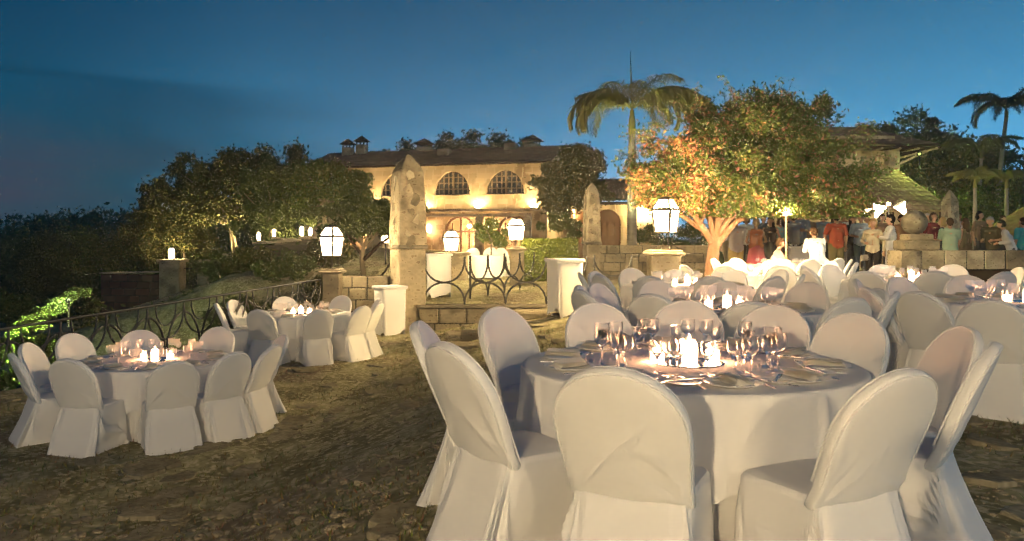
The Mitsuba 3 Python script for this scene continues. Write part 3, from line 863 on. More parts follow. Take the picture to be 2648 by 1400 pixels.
pil = part(rh, 'corner_pillar', moved(bevel_box(.46, .46, 1.9, .03), (15.05, 31.85, 3.1)), 'coral_stone')
tiled(rh, 'lower_roof', [(11.0, 28.6, 2.45), (15.75, 28.6, 2.45), (15.2, 31.6, 4.15), (11.0, 31.6, 4.15)])
tiled(rh, 'lower_roof', [(15.75, 28.6, 2.45), (17.4, 35, 2.45), (15.4, 33, 4.15), (15.2, 31.6, 4.15)])
part(rh, 'lower_wall', moved(bevel_box(5.2, 3.2, 2.35, .02), (13.3, 31.3, .2)), 'facade_stone')
for x in (11.6, 13.6, 15.5):
    part(rh, 'post', moved(bevel_box(.2, .2, 2.3, .02), (x, 28.9, .15)), 'dark_timber')
# glowing cones under its eaves, added in place of lit roof braces
for i, (x, y, z, tilt) in enumerate([(12.3, 27.0, 2.40, 18), (13.3, 27.4, 2.50, -32), (11.6, 26.6, 2.40, 30)]):
    ta = thing('glow_cone', ['middle one of the glowing cones standing in for lit braces behind the guests', 'glowing cone standing in for a lit brace, left of the stone ball', 'glowing cone standing in for a lit brace, half hidden by the flowering tree'][i], 'lamp')
    part(ta, 'cone_body', lathe([(.04, -.22), (.13, .0), (.22, .20)], 10), 'glow', M=at(x, y, z, 0, 1, ((0, 1, 0), tilt)), emit=CONE_GLOW, weight=1)
    part(ta, 'stake', tube([(x, y, .15), (x, y, z - .2)], .02, 5), 'iron')
small_lamp('small white lamp under the lower tiled roof', 13.07, 27.9, 2.62, .14, .14, 2.4)

# green floodlight on the pavilion roof
def floodlight(label, x, y, z, target, inten, cone, color, name='floodlight', head=.10):
    t = thing(name, label, 'floodlight')
    d = np.asarray(target, float) - [x, y, z]; d /= np.linalg.norm(d)
    e = np.array([x, y, z]) + d * (head + .05)
    scene[f'{t}__beam'] = {'type': 'spot', 'to_world': T4().look_at(origin=e.tolist(), target=list(map(float, target)), up=[0, .01, 1]), 'cutoff_angle': float(cone), 'beam_width': float(cone * .6),
                           'intensity': rgb(*[FLOOD * inten * c for c in color])}
    part(t, 'head', tube([np.array([x, y, z]) - d * head, np.array([x, y, z]) + d * head], [head * .7, head], 10, False), 'iron', 40)
    part(t, 'lens', moved(trimesh.creation.icosphere(subdivisions=1, radius=head * .6), np.array([x, y, z]) + d * head * .5), 'glow', emit=[.03 * c for c in color], weight=.02)
    part(t, 'stake', tube([(x, y, z - head - .5), (x, y, z)], .02, 5), 'iron')


# the mast light behind the camera that reaches the tree, the guests and the long wall
floodlight('floodlight on a mast behind the camera, aimed at the guests and the flowering tree', -1.2, -6.0, 8.0, (7.2, 21.0, 3.1), 400, 13, (1.0, .80, .50))
floodlight('green floodlight on the lower roof of the pavilion', 15.95, 31.45, 4.85, (15.15, 30.0, 3.1), 34, 62, (.62, 1.0, .18))

# ------------------------------------------------------------------ trees and plants
def clump_cloud(ells, n, size, seed, clumps=60, spread=.16, shell=.55, floor=None):
    """Leaf centres in clumps that lie mostly near the outside of a few ellipsoids (cx, cy, cz, rx, ry, rz)."""
    r = np.random.default_rng(seed)
    cs = []
    vol = np.array([e[3] * e[4] * e[5] for e in ells]); vol = vol / vol.sum()
    for e, k in zip(ells, np.maximum(3, (vol * clumps)).astype(int)):
        d = r.normal(size=(k, 3)); d /= np.linalg.norm(d, axis=1, keepdims=True)
        rad = shell + (1 - shell) * r.random(k) ** .6
        rad = np.where(r.random(k) < .25, r.random(k) * shell, rad)
        rad = rad * (.86 + .28 * meshkit.noise(d * 2.1 + seed, seed))
        cs.append(np.array(e[:3]) + d * rad[:, None] * np.array(e[3:]))
    cs = np.vstack(cs)
    big = max(max(e[3:]) for e in ells)
    which = r.integers(0, len(cs), n)
    sc_ = r.uniform(.55, 1.3, len(cs)) * spread * big
    c = cs[which] + r.normal(size=(n, 3)) * sc_[which][:, None] * [1, 1, .72]
    if floor is not None:                                            # the crown ends low down in an even browse line
        low = c[:, 2] < floor
        c[low, 2] = floor + (floor - c[low, 2]) * .6
    return c, cs


def leaf_colours(n, palette, seed, more=None):
    """One colour per leaf from the palette; more: a second palette and each leaf's chance of it (blossom grows in sprays)."""
    r = np.random.default_rng(seed + 1)
    p = np.array([c[:3] for c in palette]); w = np.array([c[3] for c in palette], float)
    c = p[r.choice(len(p), n, p=w / w.sum())] * r.uniform(.78, 1.22, (n, 1))
    if more:
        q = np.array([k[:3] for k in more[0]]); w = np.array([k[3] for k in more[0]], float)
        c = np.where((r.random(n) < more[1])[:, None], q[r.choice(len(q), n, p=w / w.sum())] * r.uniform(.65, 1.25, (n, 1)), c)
    return np.repeat(c, 4, 0)


GREEN = [(.06, .085, .026, 5), (.085, .11, .03, 3), (.12, .12, .04, 1.5)]
OLIVE = [(.06, .066, .022, 5), (.09, .085, .03, 3), (.13, .105, .04, 1.5)]
DARK = [(.06, .075, .03, 5), (.08, .095, .035, 3)]
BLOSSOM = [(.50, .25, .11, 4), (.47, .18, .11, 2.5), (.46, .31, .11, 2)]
FLOWER = [(.085, .115, .035, 7), (.11, .135, .04, 5), (.34, .18, .10, 1.0), (.30, .14, .10, .5), (.24, .21, .07, 1.2)]


def tree(name, label, base, ells, n, leaf, seed, palette, trunk=None, tr=.14, bark='tree_bark', clumps=60, spread=.14, shell=.55, limbs=10, group=None, cat='tree', thin=False, spray=None, floor=None):
    t = thing(name, label, cat, group)
    r = np.random.default_rng(seed)
    c, cs = clump_cloud(ells, n, leaf, seed, clumps, spread, shell, floor)
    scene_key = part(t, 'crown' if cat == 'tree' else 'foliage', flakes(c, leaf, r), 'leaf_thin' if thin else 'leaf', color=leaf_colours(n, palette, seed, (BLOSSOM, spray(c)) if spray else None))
    if trunk:
        part(t, 'trunk', tube(trunk, np.linspace(tr, tr * .62, len(trunk)), 10), bark, 60)
        top = np.array(trunk[-1], float)
        for k in range(limbs):
            g = cs[r.integers(0, len(cs))]
            m = top * .5 + g * .5 + r.normal(size=3) * .15 * [1, 1, .3] + [0, 0, .12 * np.linalg.norm(g - top)]
            q = np.linspace(0, 1, 7)[:, None]
            pts = top * (1 - q) ** 2 + 2 * m * q * (1 - q) + g * q * q
            part(t, 'limb', tube(pts, np.linspace(tr * .5, .012, 7), 6), bark, 60)
    return t


proc_mat('tree_bark', lambda p, n, uv: mix((.10, .075, .045), (.26, .21, .14), fbm(p.x * 6, p.y * 6, p.z * 2, 3)))
proc_mat('rose_trunk', lambda p, n, uv: mix((.12, .062, .038), (.25, .145, .085), fbm(p.x * 9, p.y * 9, p.z * 4, 3)))
proc_mat('palm_bark', lambda p, n, uv: mix((.17, .15, .12), (.30, .27, .22), fbm(p.x * 3, p.y * 3, p.z * 9, 3)))

# the flowering tree beside the brightest lantern
ft = tree('flowering_tree', 'broad flowering tree with a forked trunk, its lantern lit left side full of orange blossom', (4.75, 19.0, 0),
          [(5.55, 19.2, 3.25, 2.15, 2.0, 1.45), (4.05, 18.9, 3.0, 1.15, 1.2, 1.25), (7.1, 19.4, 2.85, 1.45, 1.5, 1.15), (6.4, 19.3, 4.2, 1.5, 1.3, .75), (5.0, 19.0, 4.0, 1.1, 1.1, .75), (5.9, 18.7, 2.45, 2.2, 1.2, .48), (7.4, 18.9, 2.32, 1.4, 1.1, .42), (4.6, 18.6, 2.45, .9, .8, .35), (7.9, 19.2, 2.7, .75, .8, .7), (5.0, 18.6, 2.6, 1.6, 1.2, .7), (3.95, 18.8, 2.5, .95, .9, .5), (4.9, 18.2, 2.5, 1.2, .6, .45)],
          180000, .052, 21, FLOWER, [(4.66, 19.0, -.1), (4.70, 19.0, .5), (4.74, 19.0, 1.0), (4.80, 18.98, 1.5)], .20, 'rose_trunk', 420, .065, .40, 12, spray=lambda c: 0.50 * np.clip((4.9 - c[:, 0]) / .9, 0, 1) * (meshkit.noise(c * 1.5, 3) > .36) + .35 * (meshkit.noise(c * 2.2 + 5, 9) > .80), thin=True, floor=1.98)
for pts, r0 in (([(4.76, 18.98, 1.35), (4.45, 18.85, 1.75), (4.15, 18.7, 2.15), (4.02, 18.7, 2.7)], .10), ([(4.78, 18.98, 1.35), (4.62, 18.75, 2.0), (4.60, 18.6, 2.6), (4.72, 18.5, 3.2)], .07), ([(4.82, 18.98, 1.3), (5.15, 18.9, 1.75), (5.6, 18.9, 2.2), (6.3, 19, 2.8)], .10), ([(4.4, 18.8, 1.8), (4.6, 18.2, 2.6), (5.0, 18.0, 3.0)], .05)):
    part(ft, 'limb', tube(pts, np.linspace(r0, .035, len(pts)), 8), 'rose_trunk', 60)
r = np.random.default_rng(8)
tw, twl = [], []
for k in range(70):                                                # twigs that stand out of the crown
    a = r.uniform(-.2, 3.35); p0 = np.array([5.6 + 2.6 * math.cos(a), 19.1 + r.normal() * .7, 3.15 + 1.45 * max(math.sin(a), -.1)])
    d = np.array([math.cos(a) * .8 + r.normal() * .5, r.normal() * .3, max(.15, math.sin(a)) + r.normal() * .3]); d /= np.linalg.norm(d)
    L = r.uniform(.3, .8); q = np.linspace(0, 1, 5)[:, None]
    pts = p0 + d * L * q + np.array([0, 0, -.12]) * q * q
    tw.append(tube(pts, np.linspace(.008, .003, 5), 4, False)); twl.append(pts[1 + np.arange(26) % 4] + r.normal(size=(26, 3)) * .05)
part(ft, 'twigs', cat_(*tw), 'rose_trunk', stuff=True)
twl = np.vstack(twl)
part(ft, 'twig_leaves', flakes(twl, .04, r), 'leaf', color=leaf_colours(len(twl), FLOWER, 5), stuff=True)

# trees left of the house
def T_(p0, p1, p2, p3):
    return [p0, p1, p2, p3]


tree('spreading_tree', 'wide olive tree with a pale lit trunk, tallest crown of the left group', (-11.7, 34, 0), [(-12.0, 34.5, 3.9, 3.0, 2.6, 1.35), (-9.9, 34.6, 4.25, 2.5, 2.4, 1.15), (-14.2, 34, 2.9, 1.8, 1.8, 1.0), (-12.6, 34, 2.7, 1.6, 1.5, .8), (-11.2, 33.8, 3.0, 1.4, 1.3, .7)], 46000, .085, 31, OLIVE,
     T_((-11.45, 34, -1.2), (-11.6, 34, .2), (-11.75, 34, 1.2), (-11.9, 34, 2.0)), .17, clumps=230, spread=.062, limbs=34)
tree('round_tree', 'dense dark round tree in front of the wide olive tree', (-9.3, 31, 0), [(-9.4, 31, 3.25, 1.25, 1.3, 1.35), (-8.4, 31, 2.4, .9, 1, .9), (-9.6, 31, 2.0, 1.1, 1, .9), (-9.0, 31, 1.5, .9, .9, .6)], 24000, .08, 33, DARK, T_((-9.2, 31, -1.0), (-9.25, 31, .3), (-9.3, 31, 1.2), (-9.3, 31, 2.0)), .12, clumps=90, spread=.10, limbs=16)
tree('round_tree', 'green tree left of the tall obelisk, covering the left end of the long house', (-6.6, 30.5, 0), [(-7.4, 31, 3.65, 1.4, 1.4, .85), (-6.3, 30.4, 3.5, 1.0, 1.1, .75), (-8.0, 31, 2.9, .9, .8, .5)], 30000, .085, 37, GREEN, T_((-6.9, 30.5, .4), (-6.95, 30.5, 1.2), (-7.0, 30.5, 1.9), (-7.1, 30.5, 2.8)), .11, clumps=110, spread=.10)
tree('pale_shrub_tree', 'small lit bushy tree behind the pale lit trunk on the left slope', (-16.3, 40.5, 0), [(-16.6, 40.5, 1.9, 1.8, 1.3, 1.1), (-18.6, 41, 1.4, 1.3, 1.0, .9)], 24000, .095, 39, OLIVE, T_((-16.4, 40.5, -1.6), (-16.5, 40.5, -.6), (-16.5, 40.5, .4), (-16.6, 40.5, 1.2)), .09, clumps=60, spread=.12)
# twisted dark tree by the planter wall
tt = tree('twisted_tree', 'low twisted dark tree leaning behind the rubble planter wall', (-4.1, 22.2, 0), [(-3.6, 22.4, 2.15, 1.15, .9, .5), (-4.6, 22.3, 1.95, .9, .8, .5), (-3.0, 22.3, 1.75, .6, .6, .35)], 16000, .06, 41, DARK,
          T_((-4.05, 22.2, -.1), (-4.1, 22.2, .45), (-4.15, 22.2, .9), (-4.1, 22.2, 1.25)), .085, clumps=50, spread=.10, limbs=6)
for pts, r0 in (([(-4.1, 22.2, .9), (-3.6, 22.1, 1.35), (-3.1, 22.1, 1.7), (-2.7, 22.1, 1.95)], .06), ([(-4.12, 22.2, 1.0), (-4.5, 22.2, 1.5), (-4.7, 22.2, 1.9)], .05), ([(-4.0, 22.1, .0), (-3.5, 22.0, .55), (-3.2, 22, 1.0)], .04)):
    part(tt, 'limb', tube(pts, np.linspace(r0, .02, len(pts)), 7), 'dark_timber', 60)
# right of the house
tree('tall_tree', 'tall dark tree at the right end of the long house', (2.9, 37.5, 0), [(2.6, 37.5, 4.3, 1.45, 1.4, 1.6), (3.4, 38, 5.1, 1.1, 1.1, .9), (1.9, 37.2, 3.4, .9, .9, .9), (3.9, 38, 3.9, .8, .8, .9)], 36000, .095, 45, OLIVE, T_((2.6, 37.8, .2), (2.65, 37.8, 1.5), (2.7, 37.7, 2.8), (2.7, 37.6, 3.6)), .13, clumps=100, spread=.11)
tree('garden_shrub', 'small green shrub growing before the right ground floor arch', (-.6, 27, 0), [(-.75, 27, 1.72, .55, .5, .42), (-.5, 27, 1.55, .5, .4, .3)], 4200, .05, 47, GREEN, T_((-.7, 27, .2), (-.7, 27, .7), (-.7, 27, 1.0), (-.7, 27, 1.4)), .03, clumps=30, spread=.15, cat='shrub')
tree('garden_shrub', 'dark shrub beside the low wing, behind the clipped hedge', (1.9, 31, 0), [(1.75, 31, 1.95, .6, .5, .6), (2.3, 31, 1.7, .6, .5, .5)], 5000, .055, 49, GREEN, T_((1.9, 31, .2), (1.9, 31, .7), (1.9, 31, 1.0), (1.9, 31, 1.4)), .03, clumps=30, spread=.15, cat='shrub')
tree('garden_shrub', 'dark shrubs behind the garden wall, right of the brightest lantern', (6.4, 31, 0), [(5.6, 31, 1.5, .9, .6, .5), (7.0, 31, 1.6, 1.0, .6, .6)], 6000, .055, 51, GREEN, T_((6.2, 31, .2), (6.2, 31, .7), (6.2, 31, 1.0), (6.2, 31, 1.2)), .03, clumps=30, spread=.15, cat='shrub')
# clipped hedge: leaves on a box
r = np.random.default_rng(61)
th = thing('clipped_hedge', 'clipped box hedge with a lit yellow green top behind the white cocktail table', 'hedge')
n = 52000
hw, hd, hh = .86, .5, 1.36
u = r.uniform(-1, 1, (n, 3)); ax = r.integers(0, 3, n); sgn = np.sign(r.uniform(-1, 1, n))
u[np.arange(n), ax] = sgn * (1 - np.abs(r.normal(0, .16, n)))
c = u * [hw, hd, hh / 2] + [1.16, 25.2, .1 + hh / 2] + .05 * (r.random((n, 3)) - .5)
part(th, 'foliage', flakes(c, .032, r), 'leaf', color=leaf_colours(n, [(.085, .11, .02, 4), (.13, .14, .03, 3), (.06, .08, .02, 2)], 5))
for k in range(7):
    part(th, 'stem', tube([(.5 + .22 * k, 25.2, .05), (.48 + .23 * k, 25.2, .6), (.46 + .24 * k, 25.15, 1.2)], [.03, .025, .015], 6), 'tree_bark', 40)

# trees on the horizon behind the houses
for i, (x, y, h, w) in enumerate([(-9.8, 62, 8.3, 1.3), (-6.8, 60, 9.2, 1.8), (-4.1, 60, 9.6, 2.0), (-1.5, 60, 9.4, 1.8), (.8, 60, 9.1, 1.6), (-12.2, 62, 8.0, .9)]):
    tree('ridge_tree', ['tree behind the long house roof, second from the left', 'tree behind the long house roof, third from the left', 'tree behind the long house roof, at the tallest obelisk tip', 'tree behind the middle of the long house roof', 'tree behind the right part of the long house roof', 'leftmost low tree behind the long house roof'][i], (x, y, 0), [(x, y, h - 1.6, w, w, 1.6), (x + w * .4, y, h - 2.6, w * 1.1, w, 1.5), (x - w * .5, y, h - 2.9, w, w, 1.3)], 9000, .14, 70 + i, DARK, T_((x, y, .3), (x, y, 3), (x, y, 5), (x, y, h - 2)), .16, clumps=46, spread=.16, limbs=5, group='trees behind the roof of the long house')
for i, (x, y, h, w, p) in enumerate([(22.0, 44, 8.7, 2.2, DARK), (25.2, 46, 7.6, 2.3, DARK), (20.0, 44, 8.2, 1.2, DARK), (22.6, 40, 6.9, 2.0, OLIVE), (26.5, 42, 6.4, 2.6, DARK)]):
    tree('backdrop_tree', ['highest dark tree behind the pavilion roof', 'dark tree right of the highest one behind the pavilion', 'dark feathery tree directly behind the pavilion roof', 'olive tree left of the coconut palm', 'dark tree behind the coconut palm'][i], (x, y, 0), [(x, y, h - 1.9, w, w, 1.7), (x + w * .5, y, h - 3.6, w * 1.1, w, 1.8), (x - w * .5, y, h - 3.8, w * 1.1, w, 1.8), (x, y - .5, h - 5.0, w * 1.2, w, 1.5)], 24000, .13, 90 + i, p, T_((x, y, .3), (x, y, 2), (x, y, 3.5), (x, y, h - 2.4)), .16, clumps=90, spread=.12, limbs=7)
tree('palm_shrub', 'low tropical shrubs behind the far right obelisk', (15, 29, 0), [(16.5, 30.5, 1.9, 2.4, 1.2, 1.3), (19.2, 31, 2.2, 2.2, 1.2, 1.5)], 15000, .08, 99, GREEN, None, clumps=60, spread=.13, cat='shrub')


# palms: every frond an entry of its own
def frond(L, droop, r, leaf=.34, n=84, rise=.9, width=.020, late=1.2):
    """One palm leaf from the origin along +x: a bending midrib and hanging leaflets."""
    q = np.linspace(0, 1, 18)
    ang = rise - droop * q ** late
    dx, dz = np.cos(ang), np.sin(ang)
    mid = np.c_[np.cumsum(dx) * L / 18, np.zeros(18), np.cumsum(dz) * L / 18]
    ms = [tube(mid, np.linspace(.028, .005, 18), 5, False)]
    vs, k = [], 0
    for i in range(n):
        s = .10 + .88 * i / n
        p = np.array([np.interp(s, q, mid[:, j]) for j in range(3)])
        tg = np.array([np.interp(s, q, dx), 0, np.interp(s, q, dz)])
        ll = leaf * (math.sin(math.pi * min(1, .12 + s * .86)) ** .6) * r.uniform(.8, 1.15)
        for side in (-1, 1):
            out = np.array([0, side, 0]) * .72 + tg * .55 + np.array([0, 0, -.42 + .25 * r.normal()])
            out /= np.linalg.norm(out)
            w = np.cross(out, [0, side * .3, 1]); w /= np.linalg.norm(w); w *= width
            mid_ = p + out * ll * .5 + [0, 0, .02]
            tip = p + out * ll + [0, 0, -.22 * ll]
            vs += [p - w * .5, p + w * .5, mid_ + w, mid_ - w, tip]
    v = np.array(vs); k = np.arange(len(v) // 5)[:, None] * 5
    ms.append((v, np.vstack([k + [0, 1, 2], k + [0, 2, 3], k + [3, 2, 4]])))
    return cat_(*ms)


mat('palm_leaf', dif(.19, .18, .05))
mat('dark_palm_leaf', dif(.085, .095, .035))


def palm(label, x, y, z0, ztop, tr, fronds, mt, seed, group=None, spear=0.0, lean=0.0, name='royal_palm', crownshaft=0.9):
    t = thing(name, label, 'palm tree', group)
    r = np.random.default_rng(seed)
    q = np.linspace(0, 1, 12)
    pts = np.c_[x + lean * (q ** 1.6 - 1), np.full(12, y), z0 + (ztop - crownshaft - z0) * q]
    part(t, 'trunk', tube(pts, tr * (1 + .16 * np.sin(q * 3.1)) * np.linspace(1.1, .8, 12), 12), 'palm_bark', 50)
    if crownshaft:
        part(t, 'crownshaft', tube([(x, y, ztop - crownshaft - .02), (x, y, ztop - crownshaft * .5), (x, y, ztop)], [tr * .85, tr * .8, tr * .4], 10), mt, 50)
    if spear:
        part(t, 'spear_leaf', tube([(x, y, ztop - .1), (x - .03, y, ztop + spear * .5), (x - .06, y, ztop + spear)], [.045, .03, .006], 6), mt, 50)
    for az, L, droop, rise in fronds:
        az, L, rise, droop = az + r.normal(0, 7), L * r.uniform(.78, 1.10), rise + r.normal(0, .16), droop + r.normal(0, .25)
        part(t, 'frond', frond(L, droop, r, leaf=L * .19), mt, M=at(x, y, ztop - .05, az))
    return t


palm('royal palm with drooping fronds and an upright spear leaf behind the flowering tree', 4.48, 30.0, .2, 6.3, .16,
     [(178, 4.2, 2.85, 1.38), (168, 3.8, 2.7, .8), (200, 3.4, 2.3, -.1), (2, 4.2, 2.7, 1.42), (14, 4.0, 2.8, 1.2), (-14, 3.9, 2.8, 1.1), (-8, 3.8, 2.5, 1.5), (20, 4.0, 2.6, 1.45), (340, 3.4, 2.6, .35), (60, 3.4, 2.6, 1.0), (120, 3.2, 2.6, .7), (250, 3.2, 2.6, .5), (290, 3.4, 2.7, .9), (230, 3.2, 2.2, -.2), (30, 3.2, 2.5, .2), (185, 3.0, 1.6, -.5), (-5, 3.2, 2.0, -.2), (310, 3.2, 1.8, -.4), (150, 3.2, 2.6, .35), (195, 3.3, 2.7, .55), (215, 3.0, 2.4, .15), (175, 3.1, 2.2, -.25), (235, 2.9, 2.0, -.5), (0, 3.2, 2.5, .2), (345, 3.0, 2.2, -.3), (160, 2.8, 1.6, -.75), (270, 2.9, 1.8, -.6)], 'palm_leaf', 3, None, 2.2)
floodlight('small floodlight at the foot of the royal palm', 4.05, 28.4, .95, (4.48, 30.0, 5.6), 30, 32, (.90, 1.0, .46))
palm('coconut palm silhouetted against the sky at the right edge', 20.3, 33.0, .3, 6.85, .09,
     [(k * 33 + 8, 2.3, 1.3 + .45 * (k % 4), 1.35 - .5 * (k % 4)) for k in range(14)] + [(90, 1.9, .5, 1.5)], 'dark_palm_leaf', 5, None, 0, .5, 'coconut_palm', .35)
palm('shorter palm half in front of the coconut palm at right', 18.4, 31.5, .3, 5.0, .07, [(k * 36 + 20, 1.9, 1.5 + .4 * (k % 3), 1.3 - .45 * (k % 3)) for k in range(11)], 'dark_palm_leaf', 6, None, 0, .2, 'coconut_palm', .35)
palm('young palm with lit yellow green leaves left of the far right obelisk', 15.9, 27.6, .3, 3.55, .07, [(k * 36 + 10, 1.3, 1.9, 1.25 - .4 * (k % 3)) for k in range(10)], 'palm_leaf', 7, None, 0, 0, 'young_palm', .3)
palm('young palm with lit yellow green leaves right of the far right obelisk', 17.6, 28.6, .3, 3.6, .07, [(k * 36 + 30, 1.35, 1.9, 1.25 - .4 * (k % 3)) for k in range(10)], 'palm_leaf', 8, None, 0, 0, 'young_palm', .3)

# the dark wooded hillside at left, one mass, and the shrubs on the bank below the railing
r = np.random.default_rng(15)
ells = []
for k in range(46):
    y = r.uniform(75, 150); x = r.uniform(-.68, -.20) * y
    h = y / 2022 * r.uniform(70, 82) + 1.2
    ells.append((x, y, h - 3.0, r.uniform(4, 7), r.uniform(3, 5), 2.6))
for k in range(26):
    y = r.uniform(45, 75); x = r.uniform(-.68, -.36) * y
    ells.append((x, y, r.uniform(-4, -.5), r.uniform(2.5, 4.5), 3, 2.6))
c, _ = clump_cloud(ells, 50000, .32, 15, 700, .11, .5)
key = 'wooded_hillside'
scene[key] = {**mikit.ply(flakes(c, .30, r), None, False, color=leaf_colours(len(c), DARK, 4)), 'bsdf': {'type': 'ref', 'id': 'leaf'}}
labels[key] = {'label': 'dark wooded hillside falling away beyond the terrace at far left', 'category': 'woods', 'kind': 'stuff'}
for i, (x, y, z, rx, rz, pal, n) in enumerate([(-13.6, 26, -2.2, 2.0, 1.6, OLIVE, 9000), (-10.8, 27.5, -1.6, 1.8, 1.3, DARK, 8000), (-17.8, 42, 1.0, 2.4, 1.5, GREEN, 9000), (-21.5, 43, .6, 2.6, 1.8, GREEN, 9000), (-25, 44, .2, 2.6, 2.0, DARK, 9000)]):
    tree('slope_shrub', ['olive shrub low on the dark bank beyond the iron railing', 'dark shrub on the bank beyond the far half of the iron railing', 'green shrub behind the far left wall, nearest its lamp', 'green shrub behind the middle of the far left wall', 'dark shrub behind the left end of the far left wall'][i], (x, y, z), [(x, y, z, rx, 1.4, rz), (x + rx * .5, y, z - rz * .5, rx * .8, 1.3, rz * .7)], n, .085, 120 + i, pal, None, clumps=50, spread=.13, cat='shrub')
tree('floodlit_shrub', 'bright green floodlit shrubs on the bank beyond the railing, running up to the right', (-11.5, 17, -2), [(-9.48, 15.4, -.42, .22, .3, .18), (-9.57, 16.0, -.26, .22, .3, .17), (-9.67, 16.6, -.12, .21, .3, .17), (-9.80, 17.3, .02, .20, .3, .15), (-9.95, 18.0, .14, .18, .3, .13), (-10.1, 18.8, .25, .16, .3, .11)], 11000, .042, 131, [(.10, .14, .04, 5), (.12, .16, .05, 3), (.08, .11, .04, 2)], None, clumps=70, spread=.13, cat='shrub')
tree('floodlit_shrub', 'bright green shrub seen through the railing loops at the left edge', (-8.7, 13.4, -2), [(-7.95, 13.0, -.45, .30, .3, .45), (-7.7, 13.2, -.50, .25, .3, .4), (-8.0, 13.0, -1.2, .5, .4, .6)], 8000, .05, 133, [(.10, .14, .04, 5), (.12, .16, .05, 3)], None, clumps=40, spread=.15, cat='shrub')
tree('floodlit_shrub', 'faint green bush at the far left edge, above the floodlit bank', (-17.5, 27, -1), [(-17.0, 27, -.85, .8, .7, .55)], 3500, .07, 135, GREEN, None, clumps=25, spread=.15, cat='shrub')
tree('bank_cover', 'dark creeping plants on the bank just outside the iron railing', (-8.5, 12, -2), [(-7.9, 11.2, -1.6, 1.0, 1.0, .7), (-9.0, 9.0, -1.7, 1.2, 1.2, .6), (-6.6, 15.0, -1.7, 1.1, 1.2, .7), (-5.6, 17.6, -1.6, 1.0, 1.0, .7), (-8.6, 14.5, -2.6, 1.2, 1.2, .8)], 16000, .06, 137, DARK, None, clumps=70, spread=.13, cat='shrub')
for i, (x, y, rx, rz, pal) in enumerate([(-8.6, 26.6, .9, .5, OLIVE), (-7.2, 25.2, .8, .45, GREEN), (-6.2, 27.2, .9, .55, OLIVE), (-9.9, 27.4, .8, .5, DARK), (-5.4, 23.6, .7, .4, OLIVE), (-7.9, 23.2, .9, .5, DARK)]):
    tree('slope_plant', ['low olive bush on the slope under the stepped wall', 'low green bush in the middle of the slope below the stepped wall', 'low olive bush on the slope left of the twisted tree', 'dark bush at the foot of the lower end of the stepped wall', 'low olive bush on the slope just behind the left pier lantern', 'dark bush on the slope right behind the iron railing'][i], (x, y, 0), [(x, y, float(zbase(x, y)) + rz * .5, rx, .7, rz)], 3600, .07, 160 + i, pal, None, clumps=26, spread=.16, cat='shrub')
floodlight('green floodlight hidden in the shrubs on the bank beyond the railing', -8.75, 14.2, -.42, (-9.85, 17.4, .05), 24, 30, (.84, 1.0, .36))
floodlight('small floodlight seen as a white dot beside the floodlit shrubs', -9.10, 16.5, .20, (-10.0, 17.6, .1), 6, 55, (.84, 1.0, .5), head=.06)
floodlight('green floodlight low on the bank near the left edge of the picture', -7.6, 12.5, -.95, (-8.0, 13.2, -.4), 12, 45, (.84, 1.0, .36))
floodlight('white floodlight under the spreading tree on the left slope', -11.1, 32.9, .25, (-11.7, 34.0, 2.6), 34, 65, (1.0, .80, .38))
th = thing('thatched_shelter', 'corner of a lit thatched roof at the right edge, above the guests', 'shelter')
part(th, 'roof', lathe([(0, 1.5), (.6, 1.2), (1.5, .6), (2.4, .0), (2.38, -.08), (1.5, .5), (0, 1.35)], 28), 'thatch', M=at(17.3, 25.2, 1.62))
part(th, 'pole', tube([(17.3, 25.2, .1), (17.3, 25.2, 2.95)], .09, 8), 'tree_bark', 40)

